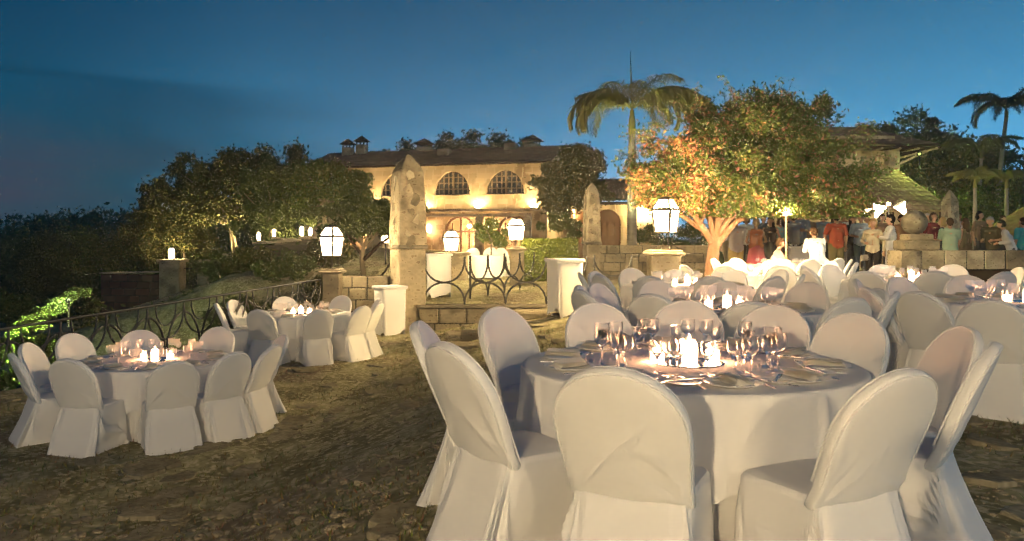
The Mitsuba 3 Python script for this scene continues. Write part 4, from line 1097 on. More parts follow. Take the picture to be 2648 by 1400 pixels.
# ------------------------------------------------------------------ covered banquet chairs
def chair_meshes(seed):
    r = np.random.default_rng(seed)
    # skirt of the cover: rings from the seat edge to the hem, pulled in at the sides and thrown out over the legs
    N, M = 132, 18
    th = np.arange(N) * 2 * np.pi / N
    lv = np.r_[[.470, .463, .452], np.linspace(.438, -.03, M - 3)]
    folds = []
    for sx in (-1, 1):
        for k in range(5):
            folds.append((math.radians(-90 + sx * r.uniform(34, 44)), math.radians(-90 + sx * r.uniform(40, 150)), r.uniform(.010, .028), r.uniform(.06, .14)))
        for k in range(4):
            folds.append((math.radians(90 + sx * r.uniform(30, 44)), math.radians(90 + sx * r.uniform(10, 90)), r.uniform(.009, .022), r.uniform(.06, .13)))
    for k in range(3):
        a = math.radians(-90 + r.uniform(-34, 34)); folds.append((a, a + r.uniform(-.3, .3), r.uniform(.003, .007), r.uniform(.06, .12)))
    rows = []
    for i, z in enumerate(lv):
        t = np.clip((.47 - z) / .47, 0, 1)
        w = .238 + .026 * t ** .8 + (0 if i > 1 else -.012 * (2 - i) / 2)
        yb = -.205 - .185 * t ** 1.35
        yf = .232 + .030 * t + (0 if i > 1 else -.010 * (2 - i) / 2)
        nexp = 7.0
        c, s = np.cos(th), np.sin(th)
        px = w * np.sign(c) * np.abs(c) ** (2 / nexp)
        py = (yb + yf) / 2 + (yf - yb) / 2 * np.sign(s) * np.abs(s) ** (2 / nexp)
        n = np.stack([np.sign(c) * np.abs(c) ** (2 - 2 / nexp) / w, np.sign(s) * np.abs(s) ** (2 - 2 / nexp) / ((yf - yb) / 2)], -1)
        n /= np.linalg.norm(n, axis=1, keepdims=True)
        d = -.036 * t * np.exp(-((np.abs(px) - w) / .05) ** 2) * np.clip(np.cos((py - (yb + yf) / 2) / (yf - yb) * np.pi), 0, 1)      # sides hang in between the legs
        d += -.014 * t * np.clip(np.cos(px / w * np.pi / 2), 0, 1)
        for a0, a1, A, wd in folds:
            a = a0 + (a1 - a0) * t
            e = np.angle(np.exp(1j * (th - a)))
            d += A * min(1, t * 2.2) * (np.exp(-(e / (wd * (.4 + .9 * t))) ** 2) - .35 * np.exp(-((e - .16) / (wd * 1.6)) ** 2))
        rows.append(np.c_[px + n[:, 0] * d, py + n[:, 1] * d, np.full(N, z) + (.012 * np.sin(3 * th + seed) * t)])
    skirt = np.vstack(rows), grid_faces(M, N, True)[:, ::-1]
    # seat
    ring = rows[0]
    cen = ring.mean(0)
    seat = [ring * [1, 1, 1]]
    for k in (.93, .8, .55, .25):
        q = cen + (ring - cen) * k
        q[:, 2] = .470 + .014 * (1 - k ** 4)
        seat.append(q)
    seat = np.vstack(seat + [[[cen[0], cen[1], .486]]])
    f = grid_faces(5, N, True)
    k = np.arange(N)
    f = np.vstack([f, np.stack([4 * N + k, 4 * N + (k + 1) % N, k * 0 + 5 * N], 1)])
    # backrest: an arched cushion that leans back, flat faces, rounded gusset, hem line low on the back
    A, B, L = np.array([0, -.190, .455]), np.array([0, -.415, .965]), None
    ax = (B - A); L = np.linalg.norm(ax); ax /= L
    nb = np.array([0, -ax[2], ax[1]])                                # rear face points this way
    o = []
    for s in np.linspace(-1, 1, 21):
        o.append((.246 * s, -.035 - .012 * (1 - s * s)))
    for s in np.linspace(.06, .5, 9):
        o.append((.246 + .016 * sst(0, .45, s), s * L))
    for a in np.linspace(0, np.pi, 49)[1:-1]:
        o.append((.262 * np.cos(a), .5 * L + (.5 * L) * np.sin(a) ** .92))
    for s in np.linspace(.5, .06, 9):
        o.append((-.246 - .016 * sst(0, .45, s), s * L))
    o = np.array(o); m = len(o)
    ctr = np.array([0, .45 * L])
    T = .052
    prof = [(0, .5), (.25, .5), (.5, .5), (.62, .5), (.72, .5), (.80, .5), (.87, .495), (.92, .48), (.965, .44), (.985, .38), (1.0, .26), (1.004, .0), (1.0, -.26), (.985, -.38), (.965, -.44), (.92, -.48), (.87, -.495), (.80, -.5), (.72, -.5), (.62, -.5), (.5, -.5), (.38, -.5), (.25, -.5), (0, -.5)]
    vs = []
    for rr, hh in prof:
        q = ctr + (o - ctr) * rr
        wob = .004 * (meshkit.fbm(np.c_[q * 7, np.full(m, seed)], 2, seed) - .5) + (.0 if hh < 0 else .006 * (1 - rr ** 2))
        bow = .018 * (q[:, 0] / .245) ** 2                            # the back is gently curved round the sitter
        off = T * hh + wob - bow
        vs.append(A + q[:, :1] * [1, 0, 0] + q[:, 1:] * ax + off[:, None] * nb)
    V = np.vstack(vs)
    xs, tt = V[:, 0], (V - A) @ ax / L                               # pulls in the cloth, fanning from the waist corners
    w_ = np.zeros(len(V))
    for sx in (-1, 1):
        dx, dz = xs - sx * .25, tt * L + .01
        rr, an = np.hypot(dx, dz), np.arctan2(dz, -sx * dx)
        for k in range(6):
            a0 = r.uniform(.10, 1.55)
            w_ += r.uniform(.006, .015) * np.exp(-((an - a0) / r.uniform(.05, .12)) ** 2) * np.clip(rr / .06, 0, 1) * np.exp(-rr / r.uniform(.12, .30))
    V = V + w_[:, None] * nb
    pip = []
    for hh in (.46, -.46):
        q = ctr + (o - ctr) * .975
        bow = .018 * (q[:, 0] / .245) ** 2
        p_ = A + q[:, :1] * [1, 0, 0] + q[:, 1:] * ax + (T * hh - bow)[:, None] * nb
        pip.append(tube(p_[20:-1], .0042, 5, False))
    back = cat_((V, grid_faces(len(prof), m, True)), *pip)
    return [mikit.ply(skirt, None, 60), mikit.ply((seat, f), None, 60), mikit.ply(back, None, 60)]


CH = [chair_meshes(s) for s in (3, 11, 19, 27, 35, 43)]
CHAIR_N = 0


def chair(x, y, deg, label, group):
    global CHAIR_N
    v = CH[(CHAIR_N * 5) % 6]; CHAIR_N += 1
    t = thing('covered_chair', label, 'chair', group)
    h_ = (CHAIR_N * .618034) % 1                                    # no two stand quite alike
    M = T4().translate([x, y, zg(x, y)]).rotate([0, 0, 1], deg).rotate([1, 0, 0], 3.2 * h_ - 1.6).scale([.985 + .03 * h_, 1.0, .985 + .035 * ((h_ * 7) % 1)])
    part(t, 'skirt', v[0], 'white_cloth', M=M); part(t, 'seat', v[1], 'white_cloth', M=M); part(t, 'backrest', v[2], 'white_cloth', M=M)


# ------------------------------------------------------------------ round tables
RT, TOP = .915, .755


def drape(seed, R, top, drop, corner, waves, amp, floor=False, taper=.0):
    r = np.random.default_rng(seed)
    N = 288
    a = np.arange(N) * 2 * np.pi / N
    ph = r.uniform(0, 6.28, 4)
    aw = a + .22 * np.sin(3 * a + ph[1]) + .12 * np.sin(7 * a + ph[2])   # folds at uneven intervals, sharp outside and round inside
    wv = lambda t: amp * t ** .7 * (1.7 * (1 - np.abs(np.sin(waves / 2 * aw + ph[0]))) ** 1.5 - .7 + .30 * np.cos((waves - 3) * a + ph[3]))
    H = drop + corner * np.abs(np.cos(2 * a + ph[1])) ** 3
    rows = [np.c_[np.cos(a) * R * k, np.sin(a) * R * k, np.full(N, top)] for k in (.02, .5, .9, .975)]
    rows += [np.c_[np.cos(a) * R * .994, np.sin(a) * R * .994, np.full(N, top - .004)], np.c_[np.cos(a) * (R + .002), np.sin(a) * (R + .002), np.full(N, top - .014)]]
    for t in np.linspace(.06, 1, 11):
        rad = R + .004 + .025 * t * (corner > 0) - taper * t + wv(t)
        rows.append(np.c_[np.cos(a) * rad, np.sin(a) * rad, top - .014 - (H - .014) * t])
    return np.vstack(rows), grid_faces(len(rows), N, True)


TC = [(mikit.ply(drape(s, RT, TOP, .36, .17, 25, .046), None, 50), mikit.ply(drape(s + 40, RT - .07, TOP - .012, .76, 0, 27, .028), None, 50)) for s in (1, 2)]

# tableware, each shape made once
def goblet(h, rb, seg=20):
    zb = h * .50
    o = [(0, 0.001), (.036, .0), (.037, .002), (.012, .006), (.005, .014), (.0045, zb * .75), (.007, zb * .92), (rb * .55, zb + .008), (rb * .92, zb + .028), (rb, zb + .048), (rb * .98, h * .86), (rb * .95, h)]
    i = [(rb * .95 - .0016, h), (rb * .98 - .002, h * .86), (rb - .002, zb + .048), (rb * .92 - .002, zb + .030), (rb * .5, zb + .012), (0, zb + .006)]
    return mikit.ply(lathe(o + i, seg), None, 50)


GOB = [goblet(.195, .042), goblet(.165, .034)]
GOB_FAR = [goblet(.195, .042, 12), goblet(.165, .034, 12)]
PLATE = mikit.ply(lathe([(0, .004), (.085, .004), (.095, .010), (.135, .020), (.137, .018), (.096, .006), (.08, .0), (0, .0)], 32), None, 40)
SIDE = mikit.ply(lathe([(0, .004), (.05, .004), (.06, .008), (.082, .013), (.083, .011), (.05, .0), (0, .0)], 24), None, 40)


def napkin_mesh(seed):
    r = np.random.default_rng(seed)
    ms = []
    for k in range(3):
        u, v_ = np.meshgrid(np.linspace(-1, 1, 9), np.linspace(-1, 1, 13))
        z = .022 + .011 * k + .006 * np.cos(u * 2 + k) + .010 * (meshkit.noise(np.stack([u * 1.6, v_ * 1.6, u * 0 + k + seed], -1), seed) - .5) - .012 * (np.abs(v_) > .9) * (2 - k) / 2
        V = np.stack([u * (.052 - .003 * k) + .01 * np.sin(k + v_), v_ * (.105 - .006 * k), z], -1).reshape(-1, 3)
        ms.append((V, grid_faces(13, 9)))
    return mikit.ply(cat_(*ms), None, 60)


NAP = [napkin_mesh(s) for s in (1, 2, 3)]
b1 = lambda pts, w, h: cat_(*[moved(bevel_box(wx, ly, h, .001), (0, yy, 0)) for (yy, ly, wx) in pts])
KNIFE = mikit.ply(b1([(-.055, .10, .015), (.055, .12, .019)], 0, .005), None, False)
tines = [moved(bevel_box(.003, .045, .003, .0008), (x, .085, .002)) for x in (-.009, -.003, .003, .009)]
FORK = mikit.ply(cat_(b1([(-.045, .10, .012), (.015, .03, .006), (.045, .04, .022)], 0, .004), *tines), None, False)
VOT = mikit.ply(lathe([(.043, .0), (.046, .002), (.048, .115)], 20), None, 50)
TALL = mikit.ply(lathe([(.043, .0), (.046, .002), (.047, .185)], 20), None, 50)
WAX_S = mikit.ply(lathe([(0, .002), (.036, .002), (.037, .060), (.033, .064), (0, .058)], 16), None, 50)
WAX_T = mikit.ply(lathe([(0, .002), (.036, .002), (.037, .112), (.033, .117), (0, .110)], 16), None, 50)
FL = mikit.ply(lathe([(0, 0), (.006, .008), (.008, .016), (.004, .030), (0, .042)], 8), None, 60)


def candle(x, y, z, tall, label, group, w):
    t = thing('candle', label, 'candle', group)
    M = at(x, y, z)
    part(t, 'holder', TALL if tall else VOT, 'thin_glass', M=M)
    part(t, 'wax', WAX_T if tall else WAX_S, 'wax', M=M, emit=CANDLE, weight=w * .6)  # wax emits too, in place of flame light shining through it
    part(t, 'flame', FL, 'wax', M=at(x, y, z + (.114 if tall else .062)), emit=FLAME, weight=w * .4)


def round_table(x, y, zt, label, where, chairs, seats, deg0, near, seed, rc=1.11, weight=1.0):
    """zt: height of the ground under the table; chairs: (angle, radius, extra turn, own words)"""
    t = thing('round_table', label, 'table', 'round banquet tables under white cloths')
    M = at(x, y, zt, seed * 31)
    part(t, 'tablecloth', TC[seed % 2][0], 'table_cloth', M=M)
    part(t, 'under_cloth', TC[seed % 2][1], 'table_cloth', M=M)
    r = np.random.default_rng(seed)
    z = zt + TOP
    for (ang, rad, turn, words) in chairs:
        a = math.radians(ang)
        chair(x + rad * math.cos(a), y + rad * math.sin(a), ang + 90 + turn, f'white covered chair {words} {where}', None)
    P = lambda rad, an: (x + rad * math.cos(math.radians(an)), y + rad * math.sin(math.radians(an)))
    for k in range(seats):
        an = deg0 + 360 / seats * k + r.uniform(-3, 3)
        seat = SEAT[int(round(((deg0 + 360 / seats * k) % 360) / 36)) % 10] if seats == 10 else SEAT8[int(round(((deg0 + 360 / seats * k) % 360) / 45)) % 8]
        spot = f'{seat}, {where}'
        px, py = P(.70, an)
        single('dinner_plate', PLATE, 'porcelain', f'white dinner plate {spot}', 'plate', f'dinner plates {where}', M=at(px, py, z + .001, 0))
        single('folded_napkin', NAP[k % 3], 'napkin_cloth', f'folded white napkin on the plate {spot}', 'napkin', f'napkins {where}', M=at(px, py, z + .003, an + 90 + r.uniform(-25, 25)))
        if near >= 1:
            for da, ply_, nm in ((-13, FORK, 'fork'), (13, KNIFE, 'knife')):
                qx, qy = P(.71, an + da)
                single(nm, ply_, 'silver', f'silver {nm} beside the plate {spot}', nm, f'{nm}s {where}', M=at(qx, qy, z + .002, an + 90))
        if near >= 2:
            qx, qy = P(.68, an + 21.5)
            single('side_plate', SIDE, 'porcelain', f'small white side plate {spot}', 'plate', f'side plates {where}', M=at(qx, qy, z + .001))
            qx, qy = P(.66, an + 22)
            single('butter_knife', KNIFE, 'silver', f'silver butter knife on the side plate {spot}', 'knife', f'butter knives {where}', M=at(qx, qy, z + .016, an + 60))
        gl = GOB if near else GOB_FAR
        for j, (rr, da) in enumerate([(.47, 10), (.40, -2), (.50, 20)][:3 if near else 2]):
            qx, qy = P(rr + r.uniform(-.02, .02), an + da + r.uniform(-3, 3))
            single('wine_glass', gl[j % 2], 'clear_glass' if near == 2 else 'thin_glass', f'{("tall", "small", "outer tall")[j]} stemmed glass {spot}', 'glass', f'stemmed glasses {where}', M=at(qx, qy, z + .001, r.uniform(0, 90)))
    single('mirror_tray', lathe([(0, .006), (.19, .006), (.195, .003), (.19, .0), (0, .0)], 28), 'silver', f'round mirror tray under the candles {where}', 'tray', smooth=30, M=at(x, y, z + .001))
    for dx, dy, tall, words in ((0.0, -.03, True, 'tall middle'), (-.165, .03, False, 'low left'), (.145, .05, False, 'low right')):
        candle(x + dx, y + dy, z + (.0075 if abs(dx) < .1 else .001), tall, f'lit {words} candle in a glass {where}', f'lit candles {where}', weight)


SEAT = ['at the right', 'at the rear right', 'rear, right of centre', 'rear, left of centre', 'at the rear left', 'at the left', 'at the front left', 'front, left of centre', 'front, right of centre', 'at the front right']
SEAT8 = ['at the right', 'at the rear right', 'at the rear', 'at the rear left', 'at the left', 'at the front left', 'at the front', 'at the front right']


def ring(angles, words, rc=1.11, jit=4, seed=0):
    r = random.Random(seed)
    return [(a, rc + r.uniform(-.03, .05), r.uniform(-jit, jit), w) for a, w in zip(angles, words)]


W1 = 'at the nearest table'
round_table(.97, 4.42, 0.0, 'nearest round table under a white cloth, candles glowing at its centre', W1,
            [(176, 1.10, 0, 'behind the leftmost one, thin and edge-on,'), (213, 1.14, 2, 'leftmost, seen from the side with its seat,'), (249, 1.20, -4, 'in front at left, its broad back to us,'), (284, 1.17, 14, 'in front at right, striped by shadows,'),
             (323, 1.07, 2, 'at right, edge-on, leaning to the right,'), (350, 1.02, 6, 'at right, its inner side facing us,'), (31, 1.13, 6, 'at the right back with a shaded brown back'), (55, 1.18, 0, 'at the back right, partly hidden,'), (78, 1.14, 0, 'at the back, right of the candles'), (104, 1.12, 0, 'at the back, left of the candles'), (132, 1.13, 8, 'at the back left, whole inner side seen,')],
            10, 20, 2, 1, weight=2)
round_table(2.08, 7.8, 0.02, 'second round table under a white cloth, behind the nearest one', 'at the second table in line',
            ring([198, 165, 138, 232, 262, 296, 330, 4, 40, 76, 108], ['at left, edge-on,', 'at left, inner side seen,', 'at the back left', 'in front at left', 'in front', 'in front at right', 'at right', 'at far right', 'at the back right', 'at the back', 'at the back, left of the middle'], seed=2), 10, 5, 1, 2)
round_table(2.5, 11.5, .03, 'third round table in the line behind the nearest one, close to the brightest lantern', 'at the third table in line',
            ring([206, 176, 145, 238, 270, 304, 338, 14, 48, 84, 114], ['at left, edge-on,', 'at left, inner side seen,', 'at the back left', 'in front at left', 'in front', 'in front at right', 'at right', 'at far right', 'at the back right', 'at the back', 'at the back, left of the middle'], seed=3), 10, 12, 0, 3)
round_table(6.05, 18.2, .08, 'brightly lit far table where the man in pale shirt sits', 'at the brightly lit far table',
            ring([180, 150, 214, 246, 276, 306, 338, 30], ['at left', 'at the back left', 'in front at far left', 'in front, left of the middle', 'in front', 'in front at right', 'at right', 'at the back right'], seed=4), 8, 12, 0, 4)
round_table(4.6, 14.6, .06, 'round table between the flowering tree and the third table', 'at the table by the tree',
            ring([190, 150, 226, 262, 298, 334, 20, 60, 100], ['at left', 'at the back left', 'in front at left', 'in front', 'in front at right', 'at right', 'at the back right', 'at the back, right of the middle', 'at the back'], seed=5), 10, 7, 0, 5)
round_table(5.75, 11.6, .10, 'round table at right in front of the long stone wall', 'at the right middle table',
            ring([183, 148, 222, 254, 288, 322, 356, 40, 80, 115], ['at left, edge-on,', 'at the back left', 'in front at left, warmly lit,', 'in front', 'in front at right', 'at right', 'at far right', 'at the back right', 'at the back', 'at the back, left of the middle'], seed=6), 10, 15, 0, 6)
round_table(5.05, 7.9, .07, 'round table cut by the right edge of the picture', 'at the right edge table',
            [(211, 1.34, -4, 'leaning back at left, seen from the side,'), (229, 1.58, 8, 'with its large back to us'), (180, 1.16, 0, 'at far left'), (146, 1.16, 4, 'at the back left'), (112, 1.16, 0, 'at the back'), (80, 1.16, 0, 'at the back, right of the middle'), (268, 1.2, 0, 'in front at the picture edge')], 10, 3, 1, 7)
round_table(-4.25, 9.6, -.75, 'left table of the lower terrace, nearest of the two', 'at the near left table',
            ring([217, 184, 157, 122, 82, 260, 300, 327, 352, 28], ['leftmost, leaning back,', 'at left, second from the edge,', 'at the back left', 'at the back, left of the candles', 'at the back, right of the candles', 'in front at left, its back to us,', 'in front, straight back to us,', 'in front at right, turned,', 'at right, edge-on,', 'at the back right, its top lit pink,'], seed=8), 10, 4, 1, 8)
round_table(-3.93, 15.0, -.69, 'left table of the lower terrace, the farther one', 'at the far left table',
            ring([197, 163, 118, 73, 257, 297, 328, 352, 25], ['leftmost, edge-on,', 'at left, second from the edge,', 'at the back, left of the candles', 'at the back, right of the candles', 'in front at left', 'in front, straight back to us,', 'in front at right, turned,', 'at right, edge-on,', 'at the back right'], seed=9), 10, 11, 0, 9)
for i, (x, y, d_) in enumerate([(-1.5, 27.6, 30), (-.75, 27.2, 175), (-.15, 27.6, -40)]):
    chair(x, y, d_, ['left one of the white covered chairs beyond the iron railing', 'middle one of the white covered chairs beyond the iron railing', 'right one of the white covered chairs beyond the iron railing'][i], None)
t = thing('round_table', 'small covered table among the chairs beyond the iron railing', 'table', 'round banquet tables under white cloths')
part(t, 'tablecloth', mikit.ply(drape(77, .7, .74, .70, 0, 12, .02), None, 50), 'table_cloth', M=at(-1.0, 26.2, zg(-1.0, 26.2)))

# cocktail tables under stretched cloths
def cocktail_cloth(seed, corner):
    r = np.random.default_rng(seed)
    N = 120
    a = np.arange(N) * 2 * np.pi / N
    c, s = np.cos(a), np.sin(a)
    e = 2 / 9.0
    sq = np.stack([np.sign(c) * np.abs(c) ** e, np.sign(s) * np.abs(s) ** e], -1)
    rows = [np.c_[sq * .32 * k, np.full(N, 1.10)] for k in (.02, .6, .97)]
    rows += [np.c_[sq * .325, np.full(N, 1.095)], np.c_[sq * .328, np.full(N, 1.05)], np.c_[sq * .318, np.full(N, 1.04)], np.c_[sq * .290, np.full(N, 1.032)]]
    ph = r.uniform(0, 6.28, 2)
    hem = .10 - corner * np.abs(np.cos(2 * (a + .2 + np.pi / 4 * 0))) ** 8 + .04 * np.cos(a + ph[0])
    for t in np.linspace(.1, 1, 10):
        w = .006 * t * np.cos(7 * a + ph[0]) + .004 * t * np.cos(15 * a + ph[1])
        rows.append(np.c_[sq * (.287 - .01 * t + w)[:, None], 1.03 - (1.03 - hem) * t])
    return np.vstack(rows), grid_faces(len(rows), N, True)


for lab, x, y, z, deg, sd in (('white cloth cocktail table in front of the clipped hedge, its right side brightly lit', 1.04, 15.9, -.03, 20, 1), ('white cloth cocktail table behind the open circles of the iron railing', -1.84, 20.2, .0, 12, 2), ('white cloth cocktail table on the lower ground, below the tall obelisk', -2.72, 17.9, -.68, 30, 3)):
    t = thing('cocktail_table', lab, 'cocktail table')
    part(t, 'cloth', cocktail_cloth(sd, .18), 'table_cloth', 50, M=at(x, y, z, deg))
    part(t, 'pedestal', tube([(x, y, z - .02), (x, y, z + 1.02)], .04, 8), 'iron', 40)
    part(t, 'foot', moved(lathe([(.04, .03), (.26, .02), (.28, 0)], 18), (x, y, z - .01)), 'iron')
t = thing('cocktail_table', 'grey cloth cocktail table among the standing guests', 'cocktail table')
part(t, 'cloth', cocktail_cloth(4, .02), mat('grey_cloth', dif(.30, .30, .33)), 50, M=at(8.0, 22.6, .17, 5))
for i in range(3):
    single('tumbler', lathe([(0, .003), (.03, 0), (.034, .12), (.032, .12), (.028, .008), (0, .008)], 12), 'clear_glass', f'{("left", "middle", "right")[i]} drinking glass on the grey cocktail table', 'glass', 'glasses on the grey cocktail table', smooth=40, M=at(7.85 + .16 * i, 22.6 + .1 * (i % 2), 1.274))
# lamp stand at the bright far table
t = thing('lamp_stand', 'slim brass lamp stand with a small bright lamp beside the seated man', 'lamp stand')
part(t, 'pole', tube([(6.11, 17.9, .05), (6.11, 17.9, 2.0)], .028, 8), 'brass', 40)
part(t, 'foot', moved(lathe([(.03, .03), (.2, .02), (.22, 0)], 14), (6.11, 17.9, .09)), 'brass')
part(t, 'lamp', moved(trimesh.creation.icosphere(subdivisions=2, radius=.033), (6.11, 17.9, 2.04)), 'glow', True, emit=STAND, weight=3)
# the tripod under the camera: its legs throw the soft dark streaks on the chair in front at right
t = thing('tripod', 'camera tripod standing under the lens, seen only by its shadow', 'tripod')
part(t, 'column', tube([(-.02, -.05, .75), (-.02, -.05, 1.30)], .022, 8), 'iron', 40)
part(t, 'head', moved(bevel_box(.10, .12, .09, .02), (-.02, -.06, 1.27)), 'iron')
for a in (100, 215, 335):
    c_, s_ = math.cos(math.radians(a)), math.sin(math.radians(a))
    part(t, 'leg', tube([(-.02 + .03 * c_, -.05 + .03 * s_, 1.18), (-.02 + .48 * c_, -.05 + .48 * s_, zg(.48 * c_, .48 * s_) + .01)], [.020, .015], 8), 'iron', 40)

# ------------------------------------------------------------------ guests
SKIN = mat('skin', dif(.42, .24, .165))
SKIN2 = mat('brown_skin', dif(.22, .115, .07))
HAIR = {'black': mat('black_hair', dif(.015, .012, .01)), 'brown': mat('brown_hair', dif(.06, .035, .02)), 'blond': mat('blond_hair', dif(.32, .21, .09)), 'grey': mat('grey_hair', dif(.30, .28, .26))}


def hull2(a, ra, b, rb, n=10):
    sa = m3.Manifold.sphere(ra, n).translate(list(map(float, a)))
    sb = m3.Manifold.sphere(rb, n).translate(list(map(float, b)))
    return m3.Manifold.batch_hull([sa, sb])


def blob(bones, refine=.035, it=6):
    ms = [hull2(*b) for b in bones]
    m = m3.Manifold.batch_boolean(ms, m3.OpType.Add)
    m = m.refine_to_length(refine)
    v, f = vf(m)
    tm = trimesh.Trimesh(v, f, process=True)
    trimesh.smoothing.filter_taubin(tm, iterations=it)
    return np.array(tm.vertices), np.array(tm.faces)


def person(label, x, y, deg, top, bottom, kind='trousers', hair='brown', style='short', arms='down', sleeve='short', h=1.74, skin='skin', sit=False, lean=0.0, fem=False, z=None, shoe=(.03, .025, .02), group=None):
    t = thing('person', label, 'person', group)
    z = zg(x, y) if z is None else z
    M = T4().translate([x, y, z]).rotate([0, 0, 1], deg).scale([h / 1.70] * 3)
    sh = .175 if fem else .20
    hip = .095
    A = lambda *p: np.array(p, float)
    hz = .93
    if sit:
        hz = .52
    tilt = lambda p: A(p[0], p[1] + lean * max(0, p[2] - hz), p[2] - .35 * lean ** 2 * max(0, p[2] - hz))
    U = lambda px, py, pz: tilt(A(px, py, pz - (.93 - hz)))
    neck, chest, waist, pel = U(0, -.01, 1.46), U(0, .0, 1.28), U(0, .0, 1.08), U(0, 0, .95)
    head = U(0, .02, 1.645)
    body, shirt, pants = [], [], []
    # head with nose, chin, ears
    body += [(U(0, -.005, 1.655), .088, U(0, .045, 1.60), .066), (U(0, .03, 1.56), .048, U(0, .055, 1.565), .042), (U(0, .098, 1.62), .014, U(0, .112, 1.598), .015),
             (U(-.088, .0, 1.63), .018, U(-.086, .0, 1.605), .014), (U(.088, .0, 1.63), .018, U(.086, .0, 1.605), .014), (neck, .052, U(0, .01, 1.56), .05)]
    w = .82 if fem else 1.0
    body += [(U(-.10, 0, 1.36), .085 * w, U(.10, 0, 1.36), .085 * w), (chest, .12 * w, waist, .105 * w), (waist, .105 * w, pel, .12), (U(-.06, 0, .95), .10, U(.06, 0, .95), .10)]
    shirt += [(U(-.11, 0, 1.37), .10 * w, U(.11, 0, 1.37), .10 * w), (U(-.07, 0, 1.24), .135 * w, U(.07, 0, 1.24), .135 * w), (U(-.07, 0, 1.24), .135 * w, U(-.06, .0, 1.05), .125 * w), (U(.07, 0, 1.24), .135 * w, U(.06, .0, 1.05), .125 * w),
              (U(-.07, 0, 1.05), .12 * w, U(-.075, 0, .90 if kind != 'gown' else 1.0), .132), (U(.07, 0, 1.05), .12 * w, U(.075, 0, .90 if kind != 'gown' else 1.0), .132), (U(-.06, 0, .95), .132, U(.06, 0, .95), .132), (U(-.1, 0, 1.42), .065 * w, U(.1, 0, 1.42), .065 * w)]
    poses = {'down': ((.27, -.02, 1.13), (.28, .06, .88)), 'bent': ((.27, -.03, 1.13), (.16, .24, 1.10)), 'front': ((.24, .12, 1.16), (.05, .25, 1.18)), 'raise': ((.34, .10, 1.42), (.26, .22, 1.62)), 'hip': ((.34, -.06, 1.14), (.20, .05, .99)), 'reach': ((.24, .22, 1.20), (.16, .46, 1.12))}
    pa = arms if isinstance(arms, tuple) else (arms, arms)
    for s, ps in zip((-1, 1), pa):
        e, wr = poses[ps]
        S, E, Wr = U(s * sh, 0, 1.40), U(s * e[0], e[1], e[2]), U(s * wr[0], wr[1], wr[2])
        body += [(S, .052 * w, E, .040 * w), (E, .040 * w, Wr, .027)]
        d = (Wr - E) / np.linalg.norm(Wr - E)
        side = np.cross(d, [0, 1, .2]); side /= np.linalg.norm(side) + 1e-9
        palm_ = Wr + d * .075
        body.append((Wr + d * .02, .026, palm_, .030))
        for k in range(4):
            b0 = palm_ + side * (.018 * (k - 1.5)); L_ = (.062, .074, .070, .054)[k]
            nrm = np.cross(side, d)
            body.append((b0, .0095, b0 + d * L_ * .55 - nrm * .006, .009)); body.append((b0 + d * L_ * .55 - nrm * .006, .009, b0 + d * L_ * .9 - nrm * .026, .008))
        body.append((Wr + d * .035 + side * .022, .011, Wr + d * .075 + side * .050, .0095))
        if sleeve == 'short':
            shirt.append((S, .078 * w, S + (E - S) * .75, .066 * w))
        elif sleeve == 'long':
            shirt += [(S, .074 * w, E, .058 * w), (E, .058 * w, E + (Wr - E) * .92, .042)]
        else:
            pass
    legs = []
    for s in (-1, 1):
        if sit:
            H, K, F = A(s * .10, 0, .52), A(s * .11, .42, .50), A(s * .11, .40, .09)
        else:
            H, K, F = A(s * hip, 0, .92), A(s * .105, .02, .50), A(s * .115, -.01, .085)
        body += [(H, .088, K, .056), (K, .056, F + [0, 0, .02], .036), (F + [0, 0, -.03], .035, F + [0, .14, -.05], .030)]
        if kind == 'trousers':
            pants += [(H, .112, K, .082), (K, .082, F + [0, 0, .01], .064)]
        elif kind == 'shorts':
            pants += [(H, .118, K + [0, 0, .08], .105)]
        legs.append((F + [0, -.03, -.035], .046, F + [0, .14, -.05], .036))
    part(t, 'body', blob(body, .03, 4), skin, True, M=M)
    part(t, 'shirt' if kind != 'gown' else 'bodice', blob(shirt, .035, 8), dif(*top), True, M=M)
    if kind in ('trousers', 'shorts'):
        p0 = A(-.05, 0, .95 - (.93 - hz)); p1 = A(.05, 0, .95 - (.93 - hz))
        pants.append((p0, .112, p1, .112))
        part(t, kind, blob(pants, .04, 6), dif(*bottom), True, M=M)
    else:
        zb = .12 if kind == 'gown' else .42
        a = np.arange(40) * 2 * np.pi / 40
        rows = []
        for q in np.linspace(0, 1, 12):
            rad = .15 + (.14 if kind == 'gown' else .09) * q ** .8 + .022 * q * np.cos(9 * a + 2)
            rows.append(np.c_[np.cos(a) * rad * 1.12, np.sin(a) * rad * .9, np.full(40, 1.02 + (zb - 1.02) * q)])
        part(t, 'skirt', (np.vstack(rows), grid_faces(12, 40, True)), dif(*bottom), 60, M=M)
    for sbone in legs:
        part(t, 'shoe', blob([sbone], .04, 2), dif(*shoe), True, M=M)
    hb = [(U(0, -.018, 1.672), .094, U(0, -.03, 1.62), .088)]
    if style == 'long':
        hb += [(U(0, -.05, 1.62), .085, U(0, -.075, 1.42), .075), (U(-.06, -.03, 1.60), .05, U(-.08, -.02, 1.44), .04), (U(.06, -.03, 1.60), .05, U(.08, -.02, 1.44), .04)]
    elif style == 'updo':
        hb += [(U(0, -.08, 1.70), .05, U(0, -.11, 1.67), .045)]
    elif style == 'bob':
        hb += [(U(-.07, -.02, 1.63), .05, U(-.075, -.01, 1.55), .045), (U(.07, -.02, 1.63), .05, U(.075, -.01, 1.55), .045), (U(0, -.06, 1.6), .075, U(0, -.06, 1.55), .07)]
    v, f = blob(hb, .03, 4)
    part(t, 'hair', (v, f), HAIR[hair], True, M=M)
    return t


